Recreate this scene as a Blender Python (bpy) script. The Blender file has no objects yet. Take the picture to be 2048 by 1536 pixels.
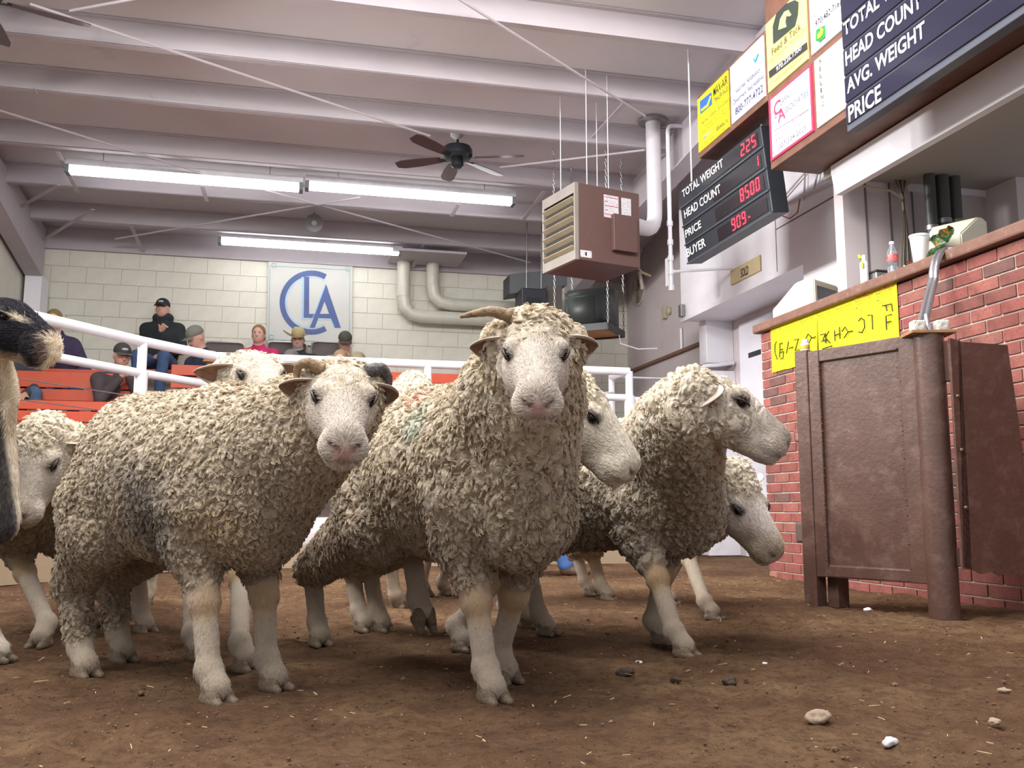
import bpy, bmesh, math, random
import numpy as np
from mathutils import Vector, Matrix
from math import sin, cos, pi, radians, sqrt, atan2

# ------------------------------------------------------------------ camera, light, exposure
sc = bpy.context.scene
COL = sc.collection
F = 1870.0; TH = radians(7.68); YAW = radians(13.5); CH = .46     # camera: focal length (px of 2048), pitch, yaw, height
cam_d = bpy.data.cameras.new('camera'); cam_d.sensor_width = 36; cam_d.lens = F/2048*36; cam_d.clip_start = .02
cam = bpy.data.objects.new('camera', cam_d); COL.objects.link(cam)
cam.location = (0, 0, CH); cam.rotation_euler = (pi/2+TH, 0, -YAW)
sc.camera = cam
W = bpy.data.worlds.new('hall'); sc.world = W; W.use_nodes = True
W.node_tree.nodes['Background'].inputs[0].default_value = (.95, .96, 1.0, 1)
W.node_tree.nodes['Background'].inputs[1].default_value = .72
def area(name, loc, size, sizey, power, col=(1, .97, .95), rot=(0, 0, 0)):
    l = bpy.data.lights.new(name, 'AREA'); l.shape = 'RECTANGLE'; l.size = size; l.size_y = sizey
    l.energy = power; l.color = col
    o = bpy.data.objects.new(name, l); COL.objects.link(o); o.location = loc; o.rotation_euler = rot
    return o
# light of the fluorescent strips: the lit tubes in view, and the rows over the ring outside the frame
for x, y, rx, ry, pw in ((-1.6, 2.0, 24, -34, 120), (.2, 3.0, 22, -24, 120), (-1.8, 4.4, 25, -40, 110), (1.6, 4.0, 34, -10, 90), (-.2, .2, 22, 0, 90)):
    area('strip_light', (x, y, 4.1), 2.4, .3, pw, rot=(radians(rx), radians(ry), 0))
area('header_fill', (-2.75, 6.8, 3.45), .3, 2.4, 105, rot=(0, radians(-70), 0)).data.spread = radians(90)  # added fill lamp, out of frame on the left, to brighten the header
sc.view_settings.view_transform = 'Standard'; sc.view_settings.look = 'None'
sc.view_settings.gamma = 1; sc.view_settings.exposure = .24; sc.view_settings.use_curve_mapping = False
sc.cycles.use_denoising = True; sc.cycles.use_adaptive_sampling = True; sc.cycles.adaptive_threshold = .025
sc.cycles.max_bounces = 6; sc.cycles.diffuse_bounces = 3; sc.cycles.glossy_bounces = 2
sc.cycles.transmission_bounces = 4; sc.cycles.transparent_max_bounces = 6
sc.cycles.caustics_reflective = False; sc.cycles.caustics_refractive = False

# ------------------------------------------------------------------ measuring: where a line of sight meets a plane of the hall
fh = np.array([sin(YAW), cos(YAW), 0.]); RT = np.array([cos(YAW), -sin(YAW), 0.]); ZV = np.array([0, 0, 1.])
fwv = fh*cos(TH)+ZV*sin(TH); upv = -fh*sin(TH)+ZV*cos(TH); OC = np.array([0, 0, CH])
def ray(x, y): return fwv+RT*((x-1024)/F)+upv*((768-y)/F)
def oz(x, y, z=0.): d = ray(x, y); return OC+d*((z-CH)/d[2])
def ox(x, y, X): d = ray(x, y); return OC+d*(X/d[0])
def oy(x, y, Y): d = ray(x, y); return OC+d*(Y/d[1])
def od(x, y, D): d = ray(x, y); return OC+d*(D/(d@fh))

# ------------------------------------------------------------------ names, labels
def tag(o, label=None, cat=None, group=None, kind=None):
    if label: o['label'] = label
    if cat: o['category'] = cat
    if group: o['group'] = group
    if kind: o['kind'] = kind
    return o
def thing(name, loc, label, cat, group=None, rz=0):
    o = bpy.data.objects.new(name, None); COL.objects.link(o)
    o.empty_display_size = .1; o.location = loc; o.rotation_euler = (0, 0, rz)
    return tag(o, label, cat, group)
def link(name, me, mat=None, parent=None, loc=None, rot=None, world=True):
    o = bpy.data.objects.new(name, me); COL.objects.link(o)
    if mat is not None and me is not None and len(me.materials) == 0: me.materials.append(mat)
    if loc is not None: o.location = loc
    if rot is not None: o.rotation_euler = rot
    if parent is not None:
        o.parent = parent
    return o
def inv_of(p):      # world matrix of a root that has only location and z rotation (+ its own parents)
    m = p.matrix_basis.copy(); q = p.parent
    while q is not None: m = q.matrix_basis @ m; q = q.parent
    return m.inverted()
def W2(parent, o):
    """o was made in world coordinates: keep it there under parent."""
    o.parent = parent; o.matrix_basis = inv_of(parent) @ o.matrix_basis; return o

# ------------------------------------------------------------------ materials
def lin(h):
    if isinstance(h, str):
        h = h.lstrip('#'); c = [int(h[i:i+2], 16)/255 for i in (0, 2, 4)]
    else: c = h
    return tuple(((v+.055)/1.055)**2.4 if v > .04045 else v/12.92 for v in c)+(1,)
class N:
    def __init__(s, name):
        s.m = bpy.data.materials.new(name); s.m.use_nodes = True; s.t = s.m.node_tree
        s.b = s.t.nodes['Principled BSDF']; s.out = s.t.nodes['Material Output']
    def n(s, typ, **kw):
        x = s.t.nodes.new(typ)
        for k, v in kw.items():
            if k in x.inputs: s.set(x.inputs[k], v)
            else: setattr(x, k, v)
        return x
    def set(s, inp, v):
        if isinstance(v, bpy.types.NodeSocket): s.t.links.new(v, inp)
        else: inp.default_value = v
    def math(s, op, a, b=0., c=None, clamp=False):
        x = s.t.nodes.new('ShaderNodeMath'); x.operation = op; x.use_clamp = clamp
        s.set(x.inputs[0], a); s.set(x.inputs[1], b)
        if c is not None: s.set(x.inputs[2], c)
        return x.outputs[0]
    def mix(s, f, a, b, mode='MIX'):
        x = s.t.nodes.new('ShaderNodeMix'); x.data_type = 'RGBA'; x.blend_type = mode
        s.set(x.inputs[0], f); s.set(x.inputs[6], a); s.set(x.inputs[7], b); return x.outputs[2]
    def ramp(s, f, stops):
        x = s.t.nodes.new('ShaderNodeValToRGB'); s.set(x.inputs[0], f)
        e = x.color_ramp.elements
        while len(e) < len(stops): e.new(.5)
        for i, (p, c) in enumerate(stops): e[i].position = p; e[i].color = c if len(c) == 4 else lin(c)
        return x.outputs[0]
    def obj(s, sc_=(1, 1, 1)):
        tc = s.n('ShaderNodeTexCoord'); mp = s.n('ShaderNodeMapping'); s.t.links.new(tc.outputs['Object'], mp.inputs[0])
        mp.inputs['Scale'].default_value = sc_; return mp.outputs[0]
    def noise(s, v, scale, detail=3, rough=.55, dist=0.):
        x = s.n('ShaderNodeTexNoise'); s.t.links.new(v, x.inputs['Vector'])
        x.inputs['Scale'].default_value = scale; x.inputs['Detail'].default_value = detail
        x.inputs['Roughness'].default_value = rough; x.inputs['Distortion'].default_value = dist
        return x.outputs[0]
    def bump(s, h, strength=.3, dist=.01):
        x = s.n('ShaderNodeBump'); x.inputs['Strength'].default_value = strength; x.inputs['Distance'].default_value = dist
        s.t.links.new(h, x.inputs['Height']); s.t.links.new(x.outputs[0], s.b.inputs['Normal'])
_mc = {}
def mat(name, col, rough=.6, metal=0., var=.10, scale=6., bump=0., bscale=40., coat=0., second=None, sth=(.55, .75), spec=.5, emit=0.):
    if name in _mc: return _mc[name]
    s = N(name); c = lin(col); v = s.obj()
    nz = s.noise(v, scale, 4)
    dark = tuple(x*(1-var) for x in c[:3])+(1,); lite = tuple(min(1, x*(1+var)) for x in c[:3])+(1,)
    o = s.ramp(nz, [(.3, dark), (.7, lite)])
    if second:
        n2 = s.noise(v, scale*2.3, 6, .65)
        f = s.ramp(n2, [(sth[0], (0, 0, 0, 1)), (sth[1], (1, 1, 1, 1))])
        o = s.mix(f, o, lin(second))
    s.set(s.b.inputs['Base Color'], o)
    s.b.inputs['Roughness'].default_value = rough; s.b.inputs['Metallic'].default_value = metal
    s.b.inputs['Specular IOR Level'].default_value = spec
    if coat: s.b.inputs['Coat Weight'].default_value = coat; s.b.inputs['Coat Roughness'].default_value = .15
    if emit:
        s.set(s.b.inputs['Emission Color'], c); s.b.inputs['Emission Strength'].default_value = emit
    if bump: s.bump(s.noise(v, bscale, 5), bump, .01)
    _mc[name] = s.m
    return s.m

# ------------------------------------------------------------------ mesh helpers
def me_from(bm, name='mesh', smooth=False):
    me = bpy.data.meshes.new(name); bmesh.ops.recalc_face_normals(bm, faces=bm.faces[:]); bm.to_mesh(me); bm.free()
    if smooth:
        for p in me.polygons: p.use_smooth = True
    return me
def bbox(bm, lo, hi, bev=0., M=None):
    r = bmesh.ops.create_cube(bm, size=1); vs = r['verts']
    c = (Vector(lo)+Vector(hi))/2; d = Vector(hi)-Vector(lo)
    for v in vs: v.co = Vector((v.co.x*d.x+c.x, v.co.y*d.y+c.y, v.co.z*d.z+c.z))
    if bev:
        es = list({e for v in vs for e in v.link_edges})
        g = bmesh.ops.bevel(bm, geom=es, offset=bev, segments=2, affect='EDGES', profile=.5)
        vs = list({v for f in g['faces'] for v in f.verts} | {v for v in vs if v.is_valid})
    if M is not None: bmesh.ops.transform(bm, matrix=M, verts=vs)
    return vs
def box(name, lo, hi, m, parent=None, bev=0., M=None):
    bm = bmesh.new(); bbox(bm, lo, hi, bev, M); o = link(name, me_from(bm, name), m)
    if parent is not None: W2(parent, o)
    return o
def pprism(bm, pts, vec):
    """polygon pts (3-D) extruded by vec"""
    a = [bm.verts.new(Vector(p)) for p in pts]; b = [bm.verts.new(Vector(p)+Vector(vec)) for p in pts]
    n = len(a); bm.faces.new(a); bm.faces.new(b[::-1])
    for i in range(n): bm.faces.new((a[i], b[i], b[(i+1) % n], a[(i+1) % n]))
def prism(name, pts, vec, m, parent=None, bev=0.):
    bm = bmesh.new(); pprism(bm, pts, vec)
    if bev: bmesh.ops.bevel(bm, geom=bm.edges[:], offset=bev, segments=2, affect='EDGES')
    o = link(name, me_from(bm, name), m)
    if parent is not None: W2(parent, o)
    return o
def ptube(bm, pts, r, seg=12, caps=True, rad=None):
    pts = [Vector(p) for p in pts]; rings = []; n = len(pts)
    t0 = (pts[1]-pts[0]).normalized(); a = Vector((0, 0, 1)) if abs(t0.z) < .9 else Vector((1, 0, 0))
    u = t0.cross(a).normalized()
    for i, p in enumerate(pts):
        t = (pts[min(i+1, n-1)]-pts[max(i-1, 0)]).normalized()
        u = (u-t*u.dot(t)).normalized(); w = t.cross(u)
        rr = rad[i] if rad else r
        if 0 < i < n-1:
            d1 = (pts[i]-pts[i-1]).normalized(); d2 = (pts[i+1]-pts[i]).normalized(); cs = max(.5, sqrt(max(0, (1+d1.dot(d2))/2)))
        rings.append([bm.verts.new(p+(u*cos(2*pi*k/seg)+w*sin(2*pi*k/seg))*rr) for k in range(seg)])
    for i in range(n-1):
        for k in range(seg): bm.faces.new((rings[i][k], rings[i][(k+1) % seg], rings[i+1][(k+1) % seg], rings[i+1][k]))
    if caps: bm.faces.new(rings[0][::-1]); bm.faces.new(rings[-1])
def tube(name, pts, r, m, parent=None, seg=12, rad=None):
    bm = bmesh.new(); ptube(bm, pts, r, seg, True, rad); me = me_from(bm, name, True)
    try: me.set_sharp_from_angle(angle=radians(40))
    except Exception: pass
    o = link(name, me, m)
    if parent is not None: W2(parent, o)
    return o
def arc(c, p0, p1, n=6):
    """rounded corner points between p0 and p1 with control point c"""
    c, p0, p1 = Vector(c), Vector(p0), Vector(p1)
    return [p0*(1-t)**2+c*2*t*(1-t)+p1*t*t for t in [i/n for i in range(n+1)]]
def lathe(name, prof, m, parent=None, seg=20, M=None):
    bm = bmesh.new(); rings = []
    for r, z in prof: rings.append([bm.verts.new((r*cos(2*pi*k/seg), r*sin(2*pi*k/seg), z)) for k in range(seg)])
    for i in range(len(rings)-1):
        for k in range(seg): bm.faces.new((rings[i][k], rings[i][(k+1) % seg], rings[i+1][(k+1) % seg], rings[i+1][k]))
    bm.faces.new(rings[0][::-1]); bm.faces.new(rings[-1])
    if M is not None: bmesh.ops.transform(bm, matrix=M, verts=bm.verts[:])
    me = me_from(bm, name, True)
    try: me.set_sharp_from_angle(angle=radians(35))
    except Exception: pass
    o = link(name, me, m)
    if parent is not None: W2(parent, o)
    return o
def frame3(o, ex, ey):
    """matrix with origin o, x axis ex, y axis ey (made square), z = ex x ey"""
    ex = Vector(ex).normalized(); ey = Vector(ey); ey = (ey-ex*ey.dot(ex)).normalized(); ez = ex.cross(ey)
    return Matrix(((ex.x, ey.x, ez.x, o[0]), (ex.y, ey.y, ez.y, o[1]), (ex.z, ey.z, ez.z, o[2]), (0, 0, 0, 1)))
def text(body, M, w, h, m, parent, name='lettering', ext=.0012, align='LEFT', shear=0., bold=.012):
    """printed line whose lower left corner is the origin of M, w wide and h tall"""
    cu = bpy.data.curves.new(name, 'FONT'); cu.body = body; cu.size = 1; cu.extrude = 0; cu.shear = shear; cu.resolution_u = 3; cu.offset = bold
    cu.align_x = 'LEFT'
    t = bpy.data.objects.new(name, cu)
    COL.objects.link(t); dg = bpy.context.evaluated_depsgraph_get(); me = bpy.data.meshes.new_from_object(t.evaluated_get(dg))
    bpy.data.objects.remove(t)
    if not len(me.vertices): return None
    co = np.empty(len(me.vertices)*3); me.vertices.foreach_get('co', co); co = co.reshape(-1, 3)
    lo = co.min(0); hi = co.max(0)
    if h is None: h = w/(hi[0]-lo[0])*(hi[1]-lo[1])
    s = np.array([w/(hi[0]-lo[0]), h/max(hi[1]-lo[1], 1e-6), 1]); co = (co-lo)*s; co[:, 2] = ext
    me.vertices.foreach_set('co', co.ravel()); me.materials.clear(); me.materials.append(m)
    o = bpy.data.objects.new(name, me); COL.objects.link(o); o.matrix_basis = M
    if parent is not None: W2(parent, o)
    return o
def flat(name, pts, M, m, parent, z=.001, th=.001):
    bm = bmesh.new(); pprism(bm, [(p[0], p[1], z) for p in pts], (0, 0, th))
    o = link(name, me_from(bm, name), m); o.matrix_basis = M
    if parent is not None: W2(parent, o)
    return o
# ------------------------------------------------------------------ solid fields -> one continuous mesh
def _rc(P, a, b, r1, r2):
    a = np.asarray(a, np.float32); b = np.asarray(b, np.float32); ba = b-a; l2 = float(ba@ba)+1e-9
    pa = P-a; t = np.clip((pa@ba)/l2, 0, 1)
    d = pa-t[..., None]*ba
    return np.sqrt((d*d).sum(-1))-(r1+(r2-r1)*t)
def _el(P, c, R, r):
    q = (P-np.asarray(c, np.float32))@np.asarray(R, np.float32).T       # rows of R = axes
    r = np.asarray(r, np.float32)
    k0 = np.sqrt(((q/r)**2).sum(-1)); k1 = np.sqrt(((q/(r*r))**2).sum(-1))+1e-9
    return k0*(k0-1)/k1
def _ev(P, p):
    return _rc(P, *p[1:5]) if p[0] == 'c' else _el(P, *p[1:4])
def _bb(p):
    if p[0] == 'c':
        a, b = np.array(p[1]), np.array(p[2]); r = max(p[3], p[4]); return np.minimum(a, b)-r, np.maximum(a, b)+r
    R = np.array(p[2]); r = np.array(p[3]); e = np.sqrt(((R*r[:, None])**2).sum(0)); return np.array(p[1])-e, np.array(p[1])+e
def smin(a, b, k):
    h = np.clip(.5+.5*(b-a)/k, 0, 1); return b+(a-b)*h-k*h*(1-h)
def field(prims, P):
    """exact evaluation at points: list of (prim, k, sign)"""
    f = np.full(P.shape[:-1], 1., np.float32)
    for p, k, s in prims:
        d = _ev(P, p); f = smin(f, d, k) if s > 0 else -smin(-f, d, k)
    return f
def solid(prims, h, relax=1):
    """prims: [(prim, k, sign)] -> verts, quads by naive surface nets"""
    lo = np.min([_bb(p)[0] for p, k, s in prims if s > 0], 0)-4*h; hi = np.max([_bb(p)[1] for p, k, s in prims if s > 0], 0)+4*h
    n = np.ceil((hi-lo)/h).astype(int)+1
    G = np.full(n, .3, np.float32)
    ax = [lo[i]+h*np.arange(n[i]) for i in range(3)]
    for p, k, s in prims:
        a, b = _bb(p); pad = k+3*h
        i0 = np.maximum(np.floor((a-pad-lo)/h).astype(int), 0); i1 = np.minimum(np.ceil((b+pad-lo)/h).astype(int)+1, n)
        if (i1 <= i0).any(): continue
        X = np.stack(np.meshgrid(*[ax[i][i0[i]:i1[i]] for i in range(3)], indexing='ij'), -1).astype(np.float32)
        sl = tuple(slice(i0[i], i1[i]) for i in range(3)); d = _ev(X, p)
        G[sl] = smin(G[sl], d, k) if s > 0 else -smin(-G[sl], d, k)
    ins = G < 0
    c = ins[:-1, :-1, :-1].astype(np.int8)
    for dx in (0, 1):
        for dy in (0, 1):
            for dz in (0, 1):
                if dx or dy or dz:
                    c = c+ins[dx:n[0]-1+dx, dy:n[1]-1+dy, dz:n[2]-1+dz]
    I = np.argwhere((c > 0) & (c < 8)); idx = np.full(tuple(n-1), -1, np.int64); idx[tuple(I.T)] = np.arange(len(I))
    acc = np.zeros((len(I), 3)); cnt = np.zeros(len(I))
    offs = [(x, y, z) for x in (0, 1) for y in (0, 1) for z in (0, 1)]
    val = {o: G[I[:, 0]+o[0], I[:, 1]+o[1], I[:, 2]+o[2]] for o in offs}
    for o in offs:
        for a in range(3):
            if o[a] == 0:
                q = list(o); q[a] = 1; q = tuple(q); v0, v1 = val[o], val[q]; m = (v0 < 0) != (v1 < 0)
                t = np.where(m, v0/np.where(m, v0-v1, 1), 0)
                pt = np.tile(np.array(o, float), (len(I), 1)); pt[:, a] += t; acc[m] += pt[m]; cnt[m] += 1
    V = (I+acc/cnt[:, None])*h+lo
    Q = []
    for a in range(3):
        b, c2 = (a+1) % 3, (a+2) % 3
        s0 = [slice(None)]*3; s1 = [slice(None)]*3; s0[a] = slice(0, -1); s1[a] = slice(1, None)
        A, B = ins[tuple(s0)], ins[tuple(s1)]; E = np.argwhere(A != B); up = A[tuple(E.T)]
        ok = (E[:, b] > 0) & (E[:, c2] > 0) & (E[:, b] < n[b]-1) & (E[:, c2] < n[c2]-1); E = E[ok]; up = up[ok]
        def g(db, dc):
            e = E.copy(); e[:, b] += db; e[:, c2] += dc; return idx[tuple(e.T)]
        q = np.stack([g(-1, -1), g(0, -1), g(0, 0), g(-1, 0)], 1); q[~up] = q[~up][:, ::-1]; Q.append(q)
    Q = np.concatenate(Q); Q = Q[(Q >= 0).all(1)]
    for _ in range(relax):
        S = np.zeros_like(V); C = np.zeros(len(V))
        ia = np.concatenate([Q[:, i] for i in range(4) for j in (1, 3)]); ib = np.concatenate([Q[:, (i+j) % 4] for i in range(4) for j in (1, 3)])
        C = np.bincount(ia, minlength=len(V)); W_ = V[ib]
        for i in range(3): S[:, i] = np.bincount(ia, weights=W_[:, i], minlength=len(V))
        V = V*.4+S/np.maximum(C, 1)[:, None]*.6
    return V, Q
def mesh_vq(name, V, Q, attrs=None, smooth=True):
    me = bpy.data.meshes.new(name); me.vertices.add(len(V)); me.vertices.foreach_set('co', np.asarray(V, np.float32).ravel())
    k = Q.shape[1]; me.loops.add(len(Q)*k); me.loops.foreach_set('vertex_index', Q.astype(np.int32).ravel())
    me.polygons.add(len(Q)); me.polygons.foreach_set('loop_start', np.arange(0, len(Q)*k, k, dtype=np.int32))
    me.polygons.foreach_set('loop_total', np.full(len(Q), k, np.int32))
    if smooth: me.polygons.foreach_set('use_smooth', np.ones(len(Q), bool))
    for nm, v in (attrs or {}).items():
        if v.ndim == 1:
            a = me.attributes.new(nm, 'FLOAT', 'POINT'); a.data.foreach_set('value', v.astype(np.float32))
        else:
            a = me.attributes.new(nm, 'FLOAT_COLOR', 'POINT')
            a.data.foreach_set('color', np.concatenate([v, np.ones((len(v), 1))], 1).astype(np.float32).ravel())
    me.update(calc_edges=True); me.validate(); return me
I3 = np.eye(3)
def C_(a, b, r1, r2): return ('c', a, b, r1, r2)
def E_(c, r, R=I3): return ('e', c, R, r)
def sstep(x, a, b): t = np.clip((x-a)/(b-a), 0, 1); return t*t*(3-2*t)
def camdir(phi): phi = radians(phi); return -fh*cos(phi)+RT*sin(phi)
def nrm(v): v = np.asarray(v, float); return v/np.linalg.norm(v)
# ------------------------------------------------------------------ materials of the hall
M_ceil = mat('ceiling_paint', '#cdcace', .75, var=.05, scale=1.2, second='#b8b8bd', sth=(.62, .8))
M_purlin = mat('purlin_paint', '#b9b2b8', .6, var=.04, scale=3, second='#aba2a6', sth=(.62, .8))
M_block = mat('block_paint', '#d9d7ca', .7, var=.04, scale=8, bump=.25, bscale=60)
M_joint = mat('block_joint', '#bdbaae', .9, var=.05)
M_white = mat('white_paint', '#e9e8ef', .5, var=.03, scale=2, second='#d4d1d6', sth=(.6, .8))
M_wallr = mat('wall_paint', '#c9bfc0', .6, var=.05, scale=1.5, second='#b5a9a8', sth=(.58, .8))
M_pipe = mat('white_pipe', '#e6e6ee', .35, var=.03, scale=9, coat=.3)
M_orange = mat('orange_paint', '#c64e2e', .5, var=.08, scale=5, second='#b85c3d', coat=.15)
M_brown = mat('brown_metal', '#5d4440', .5, metal=.0, var=.05, scale=20)
M_wood = mat('stained_wood', '#664638', .55, var=.22, scale=9, bump=.2, bscale=60)
M_blk = mat('black_plastic', '#20242b', .45, var=.1)
M_steelg = mat('galvanised', '#9a9a9a', .35, metal=.7, var=.1, scale=30)
M_step = mat('step_grey', '#9c948e', .85, var=.1, scale=8)

# dirt floor: uneven, trodden ground
from mathutils import noise as mn
ys = list(np.arange(-4, .7, .35)); y = .7; st = .012
while y < 12.3: ys.append(y); y += st; st *= 1.0085 if st < .075 else 1
xs = list(np.arange(-5, -1.8, .12))+list(np.arange(-1.8, 3.4, .022))+list(np.arange(3.4, 6.6, .12))
ny, nx_ = len(ys), len(xs)
gx, gy = np.meshgrid(xs, ys); P = np.stack([gx.ravel(), gy.ravel(), np.zeros(nx_*ny)], 1)
rg = np.random.RandomState(5)
zz = np.array([mn.noise(Vector((p[0]*3.1, p[1]*3.1, 0)))*.015+mn.noise(Vector((p[0]*9, p[1]*9, 7)))*.011+mn.noise(Vector((p[0]*27, p[1]*27, 3)))*.006+mn.noise(Vector((p[0]*60, p[1]*60, 1)))*.0035 for p in P])
for k in range(260):     # hoof prints
    cx, cy = rg.uniform(-1.6, 3), rg.uniform(.9, 6); r = rg.uniform(.035, .07)
    m_ = (np.abs(P[:, 0]-cx) < 3*r) & (np.abs(P[:, 1]-cy) < 3*r); d = np.sqrt((P[m_, 0]-cx)**2+((P[m_, 1]-cy)*1.2)**2)/r
    zz[m_] += .011*(np.exp(-((d-1.35)/.38)**2)*.8-np.exp(-(d/.8)**2)*1.3)
P[:, 2] = zz-.004
ii = np.arange(ny*nx_).reshape(ny, nx_); Q = np.stack([ii[:-1, :-1].ravel(), ii[:-1, 1:].ravel(), ii[1:, 1:].ravel(), ii[1:, :-1].ravel()], 1)
s = N('arena_dirt'); v = s.obj()
a = s.noise(v, 1.3, 5, .6); b = s.noise(v, 38, 6, .75); c_ = s.noise(v, 190, 4, .8)
col = s.ramp(a, [(.3, lin('#725541')), (.5, lin('#86684f')), (.7, lin('#a08261'))])
md = s.noise(v, 9, 5, .7); col = s.mix(s.ramp(md, [(.42, (0, 0, 0, 1)), (.66, (.65, .65, .65, 1))]), col, lin('#5e4535')); col = s.mix(s.ramp(b, [(.48, (0, 0, 0, 1)), (.7, (.8, .8, .8, 1))]), col, lin('#513d30'))
vo = s.n('ShaderNodeTexVoronoi'); s.t.links.new(v, vo.inputs['Vector']); vo.inputs['Scale'].default_value = 75
col = s.mix(s.math('MULTIPLY', s.math('LESS_THAN', vo.outputs['Distance'], .13), s.math('GREATER_THAN', c_, .54)), col, lin('#d2bd9a'))
v3 = s.n('ShaderNodeTexVoronoi'); s.t.links.new(v, v3.inputs['Vector']); v3.inputs['Scale'].default_value = 46
col = s.mix(s.math('MULTIPLY', s.math('LESS_THAN', v3.outputs['Distance'], .16), s.math('GREATER_THAN', b, .50)), col, lin('#3f2f24'))
s.set(s.b.inputs['Base Color'], col); s.b.inputs['Roughness'].default_value = 1; s.b.inputs['Specular IOR Level'].default_value = .1
hh = s.math('ADD', s.math('MULTIPLY', b, 1.), s.math('MULTIPLY', c_, .45)); s.bump(s.math('ADD', hh, s.math('MULTIPLY', s.noise(v, 15, 4, .6), 1.6)), 1., .022)
M_dirt = s.m
fl = link('floor', mesh_vq('floor', P, Q), M_dirt); tag(fl, kind='structure')

# ---- back wall of painted blocks
YB = 12.0
wb = box('wall_back', (-3.25, YB+.03, 0), (4.7, YB+.25, 3.6), M_joint); tag(wb, kind='structure')
bm = bmesh.new(); bbox(bm, (0, .022, 0), (.396, .05, .198), .003); bme = me_from(bm, 'block')
bme.materials.append(M_block)
n = 0
for r in range(10):
    z = 3.6-.202*(r+1)
    x = -3.05-(.2 if r % 2 else 0)
    while x < 4.5:
        o = link('block', bme, None); o.location = (x+.002, YB, z+.002); W2(wb, o); x += .4
bm = bmesh.new(); bbox(bm, (-3.25, YB, 0), (4.6, YB+.05, 1.58)); W2(wb, link('render_coat', me_from(bm), M_block))
wl_ = box('wall_left', (-3.25, 4, 0), (-3.06, YB, 4.2), M_block); tag(wl_, kind='structure')

# ---- roof: deck, purlins, rafters, rods
def zc(y): return 3.875+.086*(12-y)
deck = prism('ceiling', [(-3.4, 3, zc(3)), (-3.4, 12.3, zc(12.3)), (-3.4, 12.3, zc(12.3)+.05), (-3.4, 3, zc(3)+.05)], (10, 0, 0), M_ceil); tag(deck, kind='structure')
# closing panel above the block wall
box('trim_1', (-3.2, YB-.02, 3.6), (4.6, YB+.2, 3.95), M_purlin)['kind'] = 'structure'
def purlin(y, zb, h=.2, fl_=.07):
    bm = bmesh.new(); x0, x1 = -3.15, 3.75
    bbox(bm, (x0, y, zb), (x1, y+.006, zb+h)); bbox(bm, (x0, y, zb-.004), (x1, y+fl_, zb+.004)); bbox(bm, (x0, y-.05, zb+h-.006), (x1, y, zb+h)); bbox(bm, (x0, y+fl_-.004, zb), (x1, y+fl_, zb+.022))
    o = link('purlin', me_from(bm), M_purlin); W2(deck, o)
PUR = []
for (x_, y_) in ((900, 29), (512, 118), (512, 222), (512, 325), (512, 400), (512, 466)):
    d = ray(x_, y_); t = (3.875-.2+.086*12-CH)/(d[2]+.086*d[1]); q = OC+t*d; PUR.append(q[1])
for yy in PUR+[PUR[0]-1.15, PUR[0]-2.3]: purlin(yy, zc(yy)-.2)
def rafter(xc, sgn, name, zcol=3.15):
    """tapered frame rafter with its knee at the back wall"""
    r_ = thing(name, (xc, 12, 0), None, None); r_['kind'] = 'structure'
    web = [(xc, 3, zc(3)-.05), (xc, 11.95, zc(11.95)-.05), (xc, 11.95, zcol), (xc, 11.6, zcol+.02), (xc, 9.4, zc(9.4)-.50), (xc, 3, zc(3)-.45)]
    prism('web', web, (.012*sgn, 0, 0), M_purlin, r_)
    for a_, b_ in ((web[3], web[4]), (web[4], web[5])):
        prism('flange', [(xc-.09, a_[1], a_[2]), (xc-.09, b_[1], b_[2]), (xc-.09, b_[1], b_[2]-.014), (xc-.09, a_[1], a_[2]-.014)], (.18, 0, 0), M_purlin, r_)
    box('column', (xc-.09, 11.6, 0), (xc+.09, 11.93, zcol+.02), M_white, r_)
    return r_
rafter(-2.93, 1, 'trim_2'); rafter(3.62, -1, 'trim_3', 3.2)
def oc(x, y, dz=0.):      # point on the underside of the roof
    d = ray(x, y); t = (3.875+dz+.086*12-CH)/(d[2]+.086*d[1]); return OC+t*d
def rod(name, a, b, r=.011, dz=-.23, m=None):
    o = tube(name, [oc(*a, dz), oc(*b, dz)], r, m or M_purlin, deck, 8)
for a_, b_ in (((60, 8), (860, 272)), ((905, -10), (1290, 232)), ((-10, 218), (400, 345)), ((530, 380), (1060, 525)), ((230, 478), (720, 395)), ((1000, 335), (1290, 300)), ((140, 22), (290, -6))): rod('tie_rod', a_, b_)
for a_, b_ in (((0, 436), (118, 370)), ((22, 520), (186, 418)), ((262, 452), (289, 508)), ((115, 303), (156, 385)), ((404, 372), (414, 402)), ((917, 408), (903, 432)), ((847, 487), (826, 533)), ((1088, 383), (1046, 440)), ((1250, 205), (1186, 275)), ((68, 175), (76, 190))):
    A, B_ = oc(*a_, -.2), oc(*b_, -.26); d = nrm(B_-A); sd = nrm(np.cross(d, ZV))*.022
    prism('brace', [A-sd, A+sd, B_+sd, B_-sd], (0, 0, -.006), M_purlin, deck)

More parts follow.
